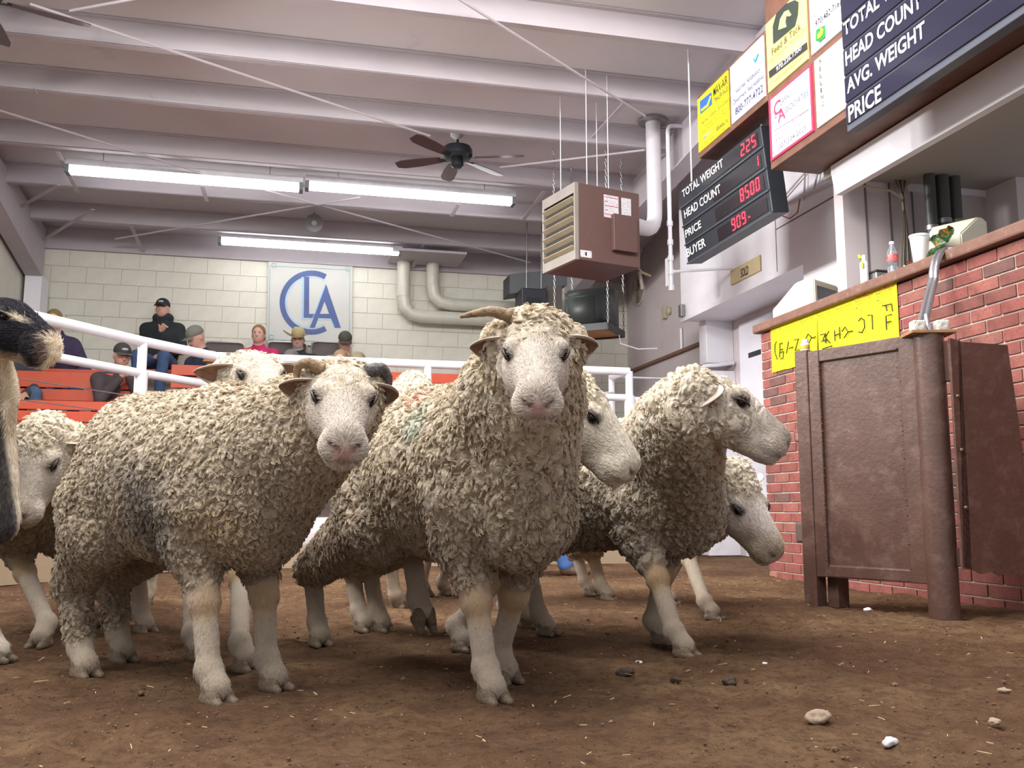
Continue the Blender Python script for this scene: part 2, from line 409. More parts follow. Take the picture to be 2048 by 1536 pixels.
# ---- right side: wall, header over the alley, box wall, fascia
XR = 4.53
wr = box('wall_right', (XR, 4.9, 0), (XR+.15, 12.2, 5.2), M_wallr); tag(wr, kind='structure')
hd = box('trim_4', (4.0, 5.98, 2.434), (XR, 9.0, 5.0), M_white); tag(hd, kind='structure')
for z in (2.43,): box('cap_strip', (3.985, 5.97, z-.012), (4.02, 9.01, z+.03), M_white, hd)
box('seam', (3.996, 5.98, 2.83), (4.001, 7.0, 2.838), mat('dark_joint', '#6f686b', .9), hd)
box('seam', (3.996, 7.0, 2.434), (4.001, 7.006, 3.3), mat('dark_joint', '#6f686b', .9), hd)
hp_ = box('trim_5', (3.97, 5.95, 1.0), (4.06, 6.55, 2.72), M_white); tag(hp_, kind='structure')
box('edge', (3.94, 5.93, 1.0), (3.97, 5.99, 2.74), M_pipe, hp_)
cl_ = thing('trim_6', (4.4, 9.0, 0), None, None); cl_['kind'] = 'structure'
box('column', (4.22, 8.88, 1.98), (XR, 9.06, 2.44), M_white, cl_, .008); box('column', (4.18, 8.86, 0), (XR, 9.08, 1.9), M_white, cl_, .008)
tube('conduit', [(4.15, 8.84, 1.93), (4.19, 8.82, 1.94), (4.3, 8.83, 1.95), (4.5, 8.84, 1.98)], .02, M_white, cl_)
dr = box('door_1', (XR-.03, 6.6, 0), (XR-.002, 8.7, 2.36), mat('door_white', '#e3e4ec', .45, var=.02), None, .004); tag(dr, kind='structure')
box('vision_panel', (XR-.036, 8.25, 1.98), (XR-.028, 8.5, 2.03), M_blk, dr)
tr = box('trim_7', (XR-.05, 8.9, 2.31), (XR, 12, 2.345), mat('brown_trim', '#7b5a49', .6)); tag(tr, kind='structure')
a = ox(1362, 645, XR-.02); b = ox(1362, 702, XR-.02)
tube('trim_8', [(XR-.02, a[1], 2.6), (XR-.02, a[1], 2.34)], .018, M_pipe)['kind'] = 'structure'
# fascia and ceiling over the block, its back wall
fa = prism('trim_9', [(3.33, 5.12, 2.60), (3.33, 5.08, 2.44), (3.33, -2, 2.44), (3.33, -2, 2.645), (3.33, 5.12, 2.645)], (.05, 0, 0), M_white); tag(fa, kind='structure')
bc_ = box('trim_10', (3.36, -2, 2.60), (6.2, 5.25, 2.66), mat('soffit_paint', '#a9a39a', .8, var=.04, scale=2)); tag(bc_, kind='structure')
wbx = box('wall_block', (3.46, 5.2, 0), (6.2, 5.3, 2.62), M_wallr); tag(wbx, kind='structure')
for x in (3.62, 3.80, 3.97, 4.3, 4.55): box('panel_joint', (x, 5.194, 1.6), (x+.012, 5.2, 2.6), mat('dark_joint', '#6f686b', .9), wbx)
box('cornice', (3.95, 5.17, 2.555), (6.2, 5.2, 2.60), M_white, wbx)
upx = box('trim_11', (3.36, -2, 2.66), (3.5, 5.1, 4.9), M_white); tag(upx, kind='structure')

# ---- brick counter wall
XK = 3.332; yk1 = 6.10
M_mort = mat('mortar', '#b3a59a', .95, var=.15, scale=30)
wk = box('wall_counter', (XK+.008, 1.6, 0), (XK+.2, yk1-.01, 1.72), M_mort); tag(wk, kind='structure')
bcols = ['#874b44', '#8f4f47', '#77463f', '#92574d', '#684a45', '#7e463e', '#8a574d']
bmats = [mat('brick_%d' % i, c, .8, var=.2, scale=14, bump=.5, bscale=90, second='#6b4a44') for i, c in enumerate(bcols)]
rb = random.Random(4); bms = []
for mm in bmats:
    bm = bmesh.new(); bbox(bm, (0, 0, 0), (.05, .203, .0575), .002); me = me_from(bm, 'brick'); me.materials.append(mm); bms.append(me)
M_dusty = mat('brick_dusty', '#9a6a58', .95, var=.15, scale=10, bump=.4, bscale=90, second='#a98f78'); bm = bmesh.new(); bbox(bm, (0, 0, 0), (.05, .203, .0575), .002); bdu = me_from(bm, 'brick'); bdu.materials.append(M_dusty)
nb_ = 0; rest = bmesh.new()
for r in range(26):
    z = 1.735-.0677*(r+1)
    if z < -.03: break
    y = yk1-.203-(.107 if r % 2 else 0)
    if r % 2:
        bm = bmesh.new(); bbox(bm, (XK, yk1-.098, z), (XK+.05, yk1, z+.0575), .002); nb_ += 1
        W2(wk, link('brick', me_from(bm), rb.choice(bmats) if z > .25 else M_dusty))
    while y > 1.7:
        if nb_ < 300 and y > 3.0:
            o = link('brick', rb.choice(bms) if z > .25 else bdu); o.location = (XK+rb.uniform(-.002, .002), y, z); W2(wk, o); nb_ += 1
        else: bbox(rest, (XK, y, z), (XK+.05, y+.203, z+.0575))
        y -= .2135
o = link('brick_rest', me_from(rest), bmats[0]); o.name = 'brick'; o['kind'] = 'stuff'; W2(wk, o)
cop = box('coping', (XK-.05, 1.6, 1.735), (XK+.34, yk1+.04, 1.80), mat('coping', '#765548', .7, var=.15, scale=12, second='#8f7468'), wk, .012)

# ---- ring: low white wall and pipe railing
s = N('ring_wall_paint'); v = s.obj(); tc = s.n('ShaderNodeTexCoord'); sx = s.n('ShaderNodeSeparateXYZ'); s.t.links.new(tc.outputs['Object'], sx.inputs[0])
f = s.math('SUBTRACT', s.math('ADD', .20, s.math('MULTIPLY', s.noise(v, 7, 5), .22)), sx.outputs[2]); f = s.math('MULTIPLY', f, 7, clamp=True)
s.set(s.b.inputs['Base Color'], s.mix(f, lin('#e4e4ea'), lin('#a39077'))); s.b.inputs['Roughness'].default_value = .6; s.bump(s.noise(v, 30, 4), .2, .01)
RW = [(-3.05, 4.35), (-1.645, 6.47), (-.62, 7.80), (2.95, 7.80)]
bm = bmesh.new()
for i in range(3):
    a, b = np.array(RW[i]+(0,)), np.array(RW[i+1]+(0,)); d = nrm(b-a); nn = np.array([-d[1], d[0], 0])*.12
    pprism(bm, [a, b+d*.02, b+d*.02+nn, a+nn], (0, 0, .40))
rw = link('wall_ring', me_from(bm), s.m); tag(rw, kind='structure')
RR = [(-3.05, 4.25), (-1.52, 6.48), (-1.05, 7.17), (-.58, 7.75), (2.93, 7.75)]
rail = thing('pipe_railing', (0, 7.75, 0), 'white pipe railing with cables on top of the low ring wall', 'railing')
def railpath(z): return [(p[0], p[1], z) for p in RR]
tube('rail', railpath(1.68), .036, M_pipe, rail, 14); tube('rail', railpath(1.445), .031, M_pipe, rail, 14)
for z in (1.27, 1.14, 1.0, .86, .72, .58): tube('cable', railpath(z), .004, M_steelg, rail, 6)
for (x, y) in ((-1.05, 7.17), (-2.5, 5.05), (1.13, 7.75), (2.93, 7.75), (-.58, 7.75)):
    if x != -.58:
        tube('post', [(x, y, .38), (x, y, 1.46)], .047, M_pipe, rail, 14); tube('post', [(x, y, 1.46), (x, y, 1.68)], .034, M_pipe, rail, 14)
gf = thing('pipe_gate', (2.9, 8.6, 0), 'white pipe gate frame standing open behind the end of the railing', 'gate')
A = oy(1223, 754, 8.9); B_ = oy(1339, 757, 8.9)
tube('rail', [(A[0], 8.9, 0.02), (A[0], 8.9, A[2]), (B_[0], 8.9, A[2]), (B_[0], 8.9, .02)], .033, M_pipe, gf, 12)
tube('rail', [(2.93, 7.8, 1.68), (A[0], 8.9, A[2])], .033, M_pipe, gf, 12)
zz_ = oy(1300, 800, 8.9)[2]; tube('rail', [(A[0], 8.9, zz_), (B_[0], 8.9, zz_)], .030, M_pipe, gf, 12)
tube('rail', [(2.55, 7.82, 1.445), (A[0], 8.9, zz_+.05)], .03, M_pipe, gf, 12)
# alley floor step plate behind the ring is the same dirt

# ---- tiers for the benches (concrete steps)
tiers = bmesh.new()
for (y0, z) in ((8.35, .40), (9.35, .78), (10.3, 1.12), (11.1, 1.42)): bbox(tiers, (-3.05, y0, 0), (3.1, 12.0, z))
tt = link('trim_12', me_from(tiers), M_step); tag(tt, kind='structure')
def bench(y, zs, x0, x1, backs, seat, label, group='orange plank benches'):
    t = thing('bleacher_bench', ((x0+x1)/2, y, zs), label, 'bench', group)
    for (z0, z1) in backs: box('plank', (x0, y+.30, z0), (x1, y+.328, z1), M_orange, t, .004)
    for k in range(seat): box('seat_plank', (x0, y-.12+k*.14, zs-.035), (x1, y+.01+k*.14, zs), M_orange, t, .004)
    x = x0+.1
    while x < x1:
        box('leg', (x, y-.05, zs-.40), (x+.05, y+.28, zs-.035), M_orange, t); box('bracket', (x, y+.285, zs-.4), (x+.05, y+.30, backs[0][0]+.01 if backs else zs), mat('bench_iron', '#4a4240', .6), t); x += 1.1
    return t
b1 = bench(8.35, 1.05, -2.9, 2.6, [(1.12, 1.20), (1.212, 1.30), (1.312, 1.39)], 3, 'front orange plank bench nearest the ring, wide bright boards')
for z0, z1 in ((.60, .69), (.75, .83), (.90, .975)): box('riser_plank', (-2.9, 8.22, z0), (2.6, 8.245, z1), M_orange, b1, .003)
bench(9.45, 1.26, -2.9, -1.5, [(1.51, 1.62), (1.635, 1.79)], 3, 'short orange bench at the left behind the front row, wide sunken panel')
bench(9.45, 1.26, -1.15, 3.0, [(1.44, 1.53), (1.545, 1.65), (1.665, 1.78), (1.795, 1.90)], 3, 'long orange four-board bench behind the ring on the right')
bench(10.45, 1.90, -2.9, -1.7, [(1.93, 1.96)], 3, 'upper orange bench at the far left under the block wall')
# ------------------------------------------------------------------ signs over the block
def onM(M, x, y):       # point of the plane of M seen at pixel x, y, in the plane's own coordinates
    Mi = M.inverted(); o_ = Mi @ Vector(OC); d = Mi.to_3x3() @ Vector(ray(x, y)); return o_-d*(o_.z/d.z)
def onT(M, body, a, xr, yt, m, par, fit=None, name='lettering', yr=None):
    """line of print from its lower left pixel a to the column xr, capital top yt at the left"""
    p = onM(M, *a); t = onM(M, a[0], yt)
    y2 = a[1] if yr is None else yr
    q = onM(M, xr, y2); h_ = abs(t.y-p.y)
    # walk along the line of print: same height p.y, column xr
    lo, hi = a[1]-900, a[1]+900
    for _ in range(40):
        mid_ = (lo+hi)/2; q = onM(M, xr, mid_)
        if q.y > p.y: lo = mid_
        else: hi = mid_
    w_ = q.x-p.x
    return text(body, M @ Matrix.Translation((p.x, p.y, 0)), w_, h_, m, par, name, bold=.018 if h_ > .07 else (.010 if h_ > .035 else 0.))
def quad(M, pts, name, m, par, th=.002, z=0.):
    return flat(name, [tuple(onM(M, *p))[:2] for p in pts], M, m, par, z, th)
K_ink = mat('ink_black', '#26262c', .6, var=0); K_white = mat('letter_white', '#f2f2f2', .5, var=0)
K_led = mat('led_red', '#ff2a3c', .4, var=0, emit=3.2); K_blue = mat('ink_blue', '#2b5fae', .6, var=0); K_red = mat('ink_red', '#b5365c', .6, var=0)
def lit(name, c, e): return mat(name, c, .35, var=.01, emit=e, coat=.3)
XS = 3.0
MS = frame3((XS, 6.3, 3.1), (0, -1, 0), (0, 0, 1))
ya1 = ox(1395, 250, XS)[1]; ya2 = ox(1533, 200, XS)[1]; yb2 = 3.2
zr0, zr1, zr2 = 2.655, 3.135, 3.63
c1 = thing('sign_cabinet', (XS, ya1, zr1), 'brown wooden light box with the yellow trailer sign and white animal health sign', 'sign', 'wooden light boxes above the counter')
box('case', (XS+.006, ya2, zr1), (XS+.33, ya1, zr2), M_wood, c1, .004)
c2 = thing('sign_cabinet', (XS, ya2, zr0), 'taller brown wooden light box holding four advertising panels, beside the big price board', 'sign', 'wooden light boxes above the counter')
box('case', (XS+.006, yb2, zr0), (XS+.36, ya2-.012, zr2+.3), M_wood, c2, .004)
def pane(c, x0, x1, yA, yB_, zb, zt, m):
    """panel between the pixel columns x0..x1 (measured at rows yA, yB_), heights zb..zt"""
    a = ox(x0, yA, XS)[1]; b = ox(x1, yB_, XS)[1]; return box('sign_panel', (XS-.004, b, zb), (XS+.008, a, zt), m, c)
Y1 = lit('yellow_panel', '#e8d816', .25); Y2 = lit('pale_yellow_panel', '#e6dc74', .3); W1 = lit('white_panel', '#dedce8', .22); W2_ = lit('cream_panel', '#ddd5bd', .15)
pane(c1, 1397, 1457, 250, 200, zr1+.04, zr2-.03, Y1); pane(c1, 1463, 1529, 200, 150, zr1+.04, zr2-.03, W1)
pane(c2, 1535, 1614, 120, 60, zr1+.04, zr2+.02, Y2); pane(c2, 1622, 1688, 60, 20, zr1+.04, zr2+.04, W1)
pn = pane(c2, 1540, 1626, 260, 200, zr0+.05, zr1-.01, mat('red_border', '#c02a4a', .5, emit=.3)); pane(c2, 1633, 1700, 200, 140, zr0+.05, zr1-.01, W2_)
ia = ox(1545, 260, XS)[1]; ib = ox(1622, 200, XS)[1]; box('sign_panel', (XS-.006, ib, zr0+.065), (XS, ia, zr1-.025), W1, c2)
MS = frame3((XS-.007, 6.3, 3.1), (0, -1, 0), (0, 0, 1))
# print on the panels
onT(MS, 'MAX-AIR', (1427, 194), 1455, 176, K_ink, c1); onT(MS, 'TRAILER SALES', (1428, 207), 1456, 197, K_ink, c1)
quad(MS, [(1401, 228), (1400, 203), (1423, 184), (1424, 208)], 'emblem', K_blue, c1); quad(MS, [(1403, 219), (1415, 209), (1421, 192), (1423, 192), (1417, 213), (1404, 223)], 'emblem_mark', Y1, c1, .002, .002)
for i, (t_, a_, x_, y_) in enumerate((('Horse · Stock · Enclosed', (1403, 251), 1457, 243), ('& Equipment Trailers', (1411, 256), 1450, 249), ('Sales · Service · Parts · Repair', (1403, 271), 1457, 264), ('484-0537', (1406, 281), 1422, 273), ('800-436-3161', (1433, 264), 1457, 254), ('2123 E. Lincoln', (1404, 296), 1429, 288), ('Fort Collins, Co', (1433, 275), 1457, 267))): onT(MS, t_, a_, x_, y_, K_ink if i not in (3,) else K_blue, c1)
onT(MS, 'Animal Health', (1471, 154), 1506, 147, mat('ink_grey', '#8e94b0', .6), c1); tube('emblem', [Vector(MS @ onM(MS, *p))+Vector((-.003, 0, 0)) for p in ((1508, 118), (1511, 124), (1517, 108))], .006, mat('ink_teal', '#1c8c9c', .5), c1, 6)
for t_, a_, x_, y_ in (('Vaccines, Antibiotics', (1471, 190), 1520, 178), ('Dewormers, Feed Additives', (1467, 212), 1528, 200), ('800-777-4722', (1471, 231), 1526, 216)): onT(MS, t_, a_, x_, y_, mat('ink_navy', '#3b3d66', .6), c1)
# pet shop panel: dark badge with a horse head
bd = [(1546, 53), (1553, 28), (1572, 8), (1590, 0), (1597, 4), (1596, 28), (1590, 52), (1547, 88)]
quad(MS, bd, 'badge', mat('badge_dark', '#2b3430', .5), c2, .003); quad(MS, [(1558, 60), (1562, 38), (1570, 24), (1578, 20), (1584, 30), (1580, 33), (1574, 32), (1572, 44), (1574, 54)], 'horse_head', Y2, c2, .002, .004)
onT(MS, 'PET CLUB', (1560, 73), 1584, 67, Y2, c2)
onT(MS, 'Feed & Tack', (1544, 112), 1602, 98, mat('ink_brown', '#574a2a', .6), c2); onT(MS, '1225 E. Harmony Rd. · Fort Collins, CO', (1540, 129), 1611, 119, mat('ink_brown', '#574a2a', .6), c2)
quad(MS, [(1539, 157), (1538, 143), (1614, 84), (1615, 98)], 'black_bar', K_ink, c2); o = onT(MS @ Matrix.Translation((0, 0, .003)), '970.226.1300', (1553, 144), 1603, 134, K_white, c2)
onT(MS, 'www.thepetclub.net', (1547, 168), 1607, 160, mat('ink_brown', '#574a2a', .6), c2)
onT(MS, 'SALES · PARTS · SERVICE', (1626, 38), 1668, 29, K_ink, c2); onT(MS, '970-482-7167', (1631, 56), 1684, 42, K_ink, c2)
quad(MS, [(1632, 82), (1633, 60), (1650, 50), (1651, 74), (1640, 84)], 'green_badge', mat('badge_green', '#1f7a3a', .5), c2, .003); quad(MS, [(1636, 78), (1637, 68), (1643, 62), (1642, 56), (1648, 58), (1646, 70), (1640, 77)], 'deer_mark', mat('ink_yellow', '#e8d832', .5), c2, .002, .004)
onT(MS, 'JOHN DEERE', (1632, 97), 1659, 90, K_ink, c2); onT(MS, 'Bobcat.', (1686, 30), 1712, 18, K_ink, c2)
rd = K_red; gy = mat('ink_grey2', '#6d6c7c', .6)
onT(MS, 'C', (1548, 235), 1562, 207, rd, c2); onT(MS, 'LARK', (1560, 212), 1580, 200, gy, c2); onT(MS, 'A', (1556, 246), 1571, 222, rd, c2); onT(MS, 'SSOCIATES', (1570, 228), 1617, 215, gy, c2); onT(MS, '&', (1549, 240), 1554, 230, gy, c2)
for t_, a_, x_, y_, m_ in (('Land Brokers, LLC', (1549, 258), 1590, 248, gy), ('Specializing in Farm, Ranch', (1549, 275), 1616, 268, rd), ('& Recreational Properties', (1552, 286), 1613, 279, rd), ('(307)334-2025', (1555, 305), 1613, 291, gy)): onT(MS, t_, a_, x_, y_, m_, c2)
quad(MS, [(1548, 263), (1548, 262), (1619, 217), (1619, 218)], 'rule', gy, c2)
for i, ch in enumerate('SELLING'): onT(MS, ch, (1638+i*.9, 129+i*14.3), 1643+i*.9 if ch != 'I' else 1640+i*.9, 119+i*14.3, K_ink, c2)

# big black price board
XB = 2.93; MB = frame3((XB, 4.3, 2.55), (0, -1, 0), (0, 0, 1))
yl = ox(1690, 200, XB)[1]; M_bd = mat('board_black', '#1d1f33', .12, var=.02, coat=.6); M_bf = mat('board_frame', '#4f535f', .35, var=.05)
bb_ = thing('price_board', (XB, yl, 2.5), 'large glossy black scoreboard reading total, head count, avg. weight and price', 'scoreboard')
zb = ox(1697, 262, XB)[2]; box('case', (XB+.004, 1.9, zb), (XB+.07, yl, zb+1.35), M_bf, bb_, .004)
zrow = [ox(1696, y_, XB)[2] for y_ in (251, 206, 150, 93, 36)]+[zb+1.13]
for i in range(5): box('row_panel', (XB-.006, 1.92, zrow[i]+.006), (XB+.006, yl-.012, zrow[i+1]-.012), M_bd, bb_)
MB = frame3((XB-.007, 4.3, 2.55), (0, -1, 0), (0, 0, 1))
for t_, a_, x_, y_ in (('PRICE', (1698, 246), 1763, 212), ('AVG. WEIGHT', (1695, 188), 1851, 158), ('HEAD COUNT', (1692, 133), 1844, 103), ('TOTAL WEIGHT', (1688, 74), 1866, 46)): onT(MB, t_, a_, x_, y_, K_white, bb_)
# electronic scoreboard, leaning a little into the hall
P0 = Vector(ox(1375, 529, 3.14)); al = radians(6.5)
ME = frame3(P0, (0, -1, 0), (-sin(al), 0, cos(al)))
pt_ = onM(ME, 1364, 377); he = pt_.y; pr_ = onM(ME, 1546, 435); we = pr_.x
sb = thing('scoreboard', P0, 'black electronic scoreboard with red glowing digits, hung from chains', 'scoreboard')
def mbx(name, M, lo, hi, m, par, bev=0.): return box(name, lo, hi, m, par, bev, M)
mbx('case', ME, (0, 0, -.13), (we, he, -.004), M_blk, sb, .006)
M_scr = mat('display_glass', '#150f16', .35, var=.02); rowy = [i*he/4 for i in range(5)]
for i in range(4): mbx('display', ME, (.42*we, rowy[i]+.03, -.006), (we-.05, rowy[i+1]-.03, 0), M_scr, sb); mbx('ledge', ME, (0, rowy[i], -.006), (we, rowy[i]+.012, .006), mat('board_edge', '#3c424a', .4), sb)
for t_, a_, x_, y_ in (('TOTAL WEIGHT', (1366, 396), 1447, 380), ('HEAD COUNT', (1370, 437), 1442, 420), ('PRICE', (1372, 476), 1403, 460), ('BUYER', (1375, 515), 1412, 497)): onT(ME, t_, a_, x_, y_, K_white, sb)
SEG = {'0': 'abcdef', '1': 'bc', '2': 'abged', '5': 'afgcd', '8': 'abcdefg', '9': 'abcfgd', '-': 'g'}
def digits(M, s_, a, xr, yt, par):
    p = onM(M, *a); t = onM(M, a[0], yt); h_ = abs(t.y-p.y); lo, hi = a[1]-400, a[1]+400
    for _ in range(40):
        md = (lo+hi)/2; q = onM(M, xr, md)
        if q.y > p.y: lo = md
        else: hi = md
    w_ = q.x-p.x; n_ = len(s_); cw = w_/n_; dw = cw*.66; tk = h_*.10
    for i, ch in enumerate(s_):
        bm = bmesh.new(); x0 = p.x+i*cw; sl = h_*.10
        def sg(xa, ya, xb, yb_):
            pts = [(xa, ya), (xb, ya), (xb, yb_), (xa, yb_)]; pprism(bm, [(x0+x+sl*y/h_, p.y+y, 0) for x, y in pts], (0, 0, .003))
        D = {'a': (tk, h_-tk, dw-tk, h_), 'd': (tk, 0, dw-tk, tk), 'g': (tk, h_/2-tk/2, dw-tk, h_/2+tk/2), 'f': (0, h_/2+tk*.4, tk, h_-tk*.5), 'b': (dw-tk, h_/2+tk*.4, dw, h_-tk*.5), 'e': (0, tk*.5, tk, h_/2-tk*.4), 'c': (dw-tk, tk*.5, dw, h_/2-tk*.4)}
        for k in SEG[ch]: sg(*D[k])
        o = link('digit', me_from(bm), K_led); o.matrix_basis = M; W2(par, o)
digits(ME, '225', (1483, 314), 1516, 289, sb); digits(ME, '1', (1512, 336), 1521, 314, sb); digits(ME, '8500', (1482, 405), 1524, 378, sb); digits(ME, '909', (1465, 463), 1496, 438, sb); digits(ME, '-', (1497, 446), 1505, 424, sb)
for x_ in (.1, we-.12):
    b_ = ME @ Vector((x_, he, -.08)); tube('chain', [b_, (b_.x, b_.y, zc(b_.y) if x_ < .2 else zr1)], .006, M_pipe, sb, 6)
sp_ = ox(1461, 570, 3.985); MQ = frame3((3.985, 0, 0), (0, -1, 0), (0, 0, 1)); sd_ = thing('sold_sign', sp_, 'small yellowed sign reading SOLD under the scoreboard', 'sign')
yy0 = ox(1461, 556, 3.985); yy1 = ox(1520, 530, 3.985); box('plate', (3.983, yy1[1], ox(1461, 571, 3.985)[2]), (3.998, yy0[1], ox(1461, 541, 3.985)[2]), mat('yellowed_plastic', '#cdbf94', .5, var=.06), sd_, .003)
MQ = frame3((3.982, 0, 0), (0, -1, 0), (0, 0, 1)); onT(MQ, 'SOLD', (1482, 556), 1497, 538, K_ink, sd_)

# ------------------------------------------------------------------ club board on the block wall
cp = thing('wall_banner', oy(620, 690, YB), 'white panel with large blue CLA monogram on the block wall', 'sign')
MC = frame3((0, YB-.02, 0), (1, 0, 0), (0, 0, 1))
quad(MC, [(533, 688), (537, 523), (705, 533), (704, 694)], 'panel', mat('banner_white', '#bfbfba', .5, var=.02), cp, .012, -.012)
NB = mat('logo_blue', '#3b5288', .5, var=.15, scale=4); LB = mat('logo_pale_blue', '#9dbbd8', .5); WB = mat('logo_white', '#f0f0ee', .5)
def mp(x, y): return (470+x/6.4, 520+y/6.4)
def ringseg(c, r0, r1, a0, a1, n_=28): return [mp(c[0]+r1*cos(a0+(a1-a0)*i/n_)*1.0, c[1]-r1*sin(a0+(a1-a0)*i/n_)*1.02) for i in range(n_+1)]+[mp(c[0]+r0*cos(a1+(a0-a1)*i/n_), c[1]-r0*sin(a1+(a0-a1)*i/n_)*1.02) for i in range(n_+1)]
cc = (978, 546)
def strip(c, r0, r1, a0, a1, m, z, nm):
    bm = bmesh.new(); n_ = 32
    for i in range(n_):
        A0 = a0+(a1-a0)*i/n_; A1 = a0+(a1-a0)*(i+1)/n_
        q = [onM(MC, *mp(c[0]+r*cos(A), c[1]-r*sin(A)*1.01)) for r, A in ((r0, A0), (r1, A0), (r1, A1), (r0, A1))]
        bm.faces.new([bm.verts.new((p.x, p.y, z)) for p in q])
    bmesh.ops.remove_doubles(bm, verts=bm.verts[:], dist=1e-5); o = link(nm, me_from(bm), m); o.matrix_basis = MC; W2(cp, o)
strip(cc, 338, 408, radians(61), radians(299), NB, .002, 'letter_c'); strip(cc, 312, 330, radians(58), radians(300), LB, .002, 'letter_outline')
def poly(pts, m, z, nm): quad(MC, [mp(*p) for p in pts], nm, m, cp, .001, z)
poly([(855, 215), (872, 215), (872, 748), (985, 748), (978, 764), (850, 764)], LB, .002, 'letter_outline'); poly([(976, 752), (992, 752), (940, 868), (923, 868)], LB, .002, 'letter_outline')
poly([(885, 215), (950, 215), (948, 690), (1010, 690), (990, 742), (880, 738)], NB, .003, 'letter_l')
poly([(1150, 300), (1008, 690), (1025, 690), (1160, 320)], LB, .002, 'letter_outline')
poly([(1165, 310), (1195, 390), (1150, 520), (1020, 868), (955, 868), (1010, 735)], NB, .004, 'letter_a')
poly([(1165, 310), (1355, 868), (1280, 868), (1228, 748), (1000, 740), (1020, 690), (1205, 690), (1145, 530)], NB, .0035, 'letter_a')
poly([(1060, 750), (1240, 750), (1275, 868), (1255, 868), (1225, 770), (1050, 770)], LB, .002, 'letter_outline')
tl = mat('frame_teal', '#9fc0c4', .5)
for pts in ([(443, 75), (1478, 130)], [(1470, 130), (1462, 1040)], [(428, 1020), (1462, 1045)], [(450, 75), (432, 1020)]): tube('border_line', [Vector(MC @ (onM(MC, *mp(*p))+Vector((0, 0, .003)))) for p in pts], .004, tl, cp, 5)
for c_ in ((495, 70), (1445, 120), (465, 985)):
    st_ = [(c_[0]+(38 if i % 2 else 24)*cos(i*pi/5), c_[1]+(38 if i % 2 else 24)*sin(i*pi/5)) for i in range(11)]
    tube('border_star', [Vector(MC @ (onM(MC, *mp(*p))+Vector((0, 0, .003)))) for p in st_], .004, tl, cp, 5)

# ------------------------------------------------------------------ lamps
M_tube = mat('lamp_tube', '#ffffff', .3, var=0, emit=9.); M_fix = mat('fixture_white', '#d0d0d6', .5)
def strip_fixture(a, b, Y, label, tone=None, ntube=2, group='fluorescent strip lights'):
    A = oy(a[0], a[1], Y); B = oy(b[0], b[1], Y); z = (A[2]+B[2])/2
    t = thing('strip_light', (A[0], Y, z), label, 'light', group)
    box('housing', (A[0]-.04, Y-.07, z+.045), (B[0]+.04, Y+.07, z+.11), M_fix, t, .004)
    for k in range(ntube): tube('tube', [(A[0], Y-.032+k*.064, z), (B[0], Y-.032+k*.064, z)], .026, M_tube if not tone else tone, t, 12)
    for x in (A[0]-.02, B[0]+.02): box('socket', (x-.02, Y-.07, z-.03), (x+.02, Y+.07, z+.05), mat('socket', '#70747a', .5), t)
    for x in (A[0]+.3, B[0]-.3): tube('hanger', [(x, Y, z+.1), (x, Y, zc(Y))], .004, M_steelg, t, 6)
strip_fixture((140, 345), (598, 375), 9.7, 'long bright strip light at the left, the nearer pair')
strip_fixture((618, 378), (1022, 402), 9.7, 'bright strip light in the middle, end to end with its left neighbour')
strip_fixture((443, 486), (797, 504), 11.45, 'shorter strip light nearest the block wall, above the monogram')

# ------------------------------------------------------------------ ceiling fans
def fan(c, blade_dirs, label, L_=.56, dark='#3a2a2a', drop=.2):
    t = thing('ceiling_fan', c, label, 'fan', 'ceiling fans'); c = Vector(c)
    T = Matrix.Translation(c)
    MD = mat('fan_motor', '#22262b', .35, metal=.3); BD = mat('fan_blade', '#4a3338', .4, var=.08, coat=.2)
    lathe('canopy', [(.05, .28), (.075, .26), (.07, .20), (.03, .17), (.012, .165)], M_fix, t, 20, T)
    lathe('downrod', [(.012, .18), (.012, .09)], MD, t, 10, T)
    lathe('motor', [(.05, .10), (.13, .085), (.145, .05), (.145, .0), (.12, -.035), (.06, -.045)], MD, t, 24, T)
    lathe('switch_cup', [(.05, -.04), (.06, -.06), (.06, -.10), (.04, -.12), (.01, -.125)], MD, t, 18, T)
    for a in blade_dirs:
        a = radians(a); e = Vector((cos(a), sin(a), 0)); s_ = Vector((-sin(a), cos(a), .22)).normalized()
        bm = bmesh.new(); out = []
        for i in range(9):
            u = i/8; w_ = (.045+.022*min(1, u*2.2))*(1 if i < 8 else .62)
            out.append((.17+L_*(u if i < 8 else 1.03), w_))
        up = [c+e*x+s_*w_+Vector((0, 0, -.02)) for x, w_ in out]; dn = [c+e*x-s_*w_+Vector((0, 0, -.02)) for x, w_ in out]
        pprism(bm, up+dn[::-1], (0, 0, .006)); W2(t, link('blade', me_from(bm), BD))
        prism('blade_arm', [c+e*.09+s_*.02+Vector((0, 0, -.035)), c+e*.09-s_*.02+Vector((0, 0, -.035)), c+e*.2-s_*.03+Vector((0, 0, -.025)), c+e*.2+s_*.03+Vector((0, 0, -.025))], (0, 0, .005), MD, t)
    return t
fc_ = oy(915, 312, 8.55); fan(fc_, [-13.5-a_ for a_ in (4, 126, 198, 256, 310)], 'dark five-bladed ceiling fan above the strip lights', .46)
f2 = oc(-42, -12, -.38); fan(f2, [20.5, 92.5, 164.5, 236.5, 308.5], 'dark ceiling fan at the top left, only one blade in view', .52)
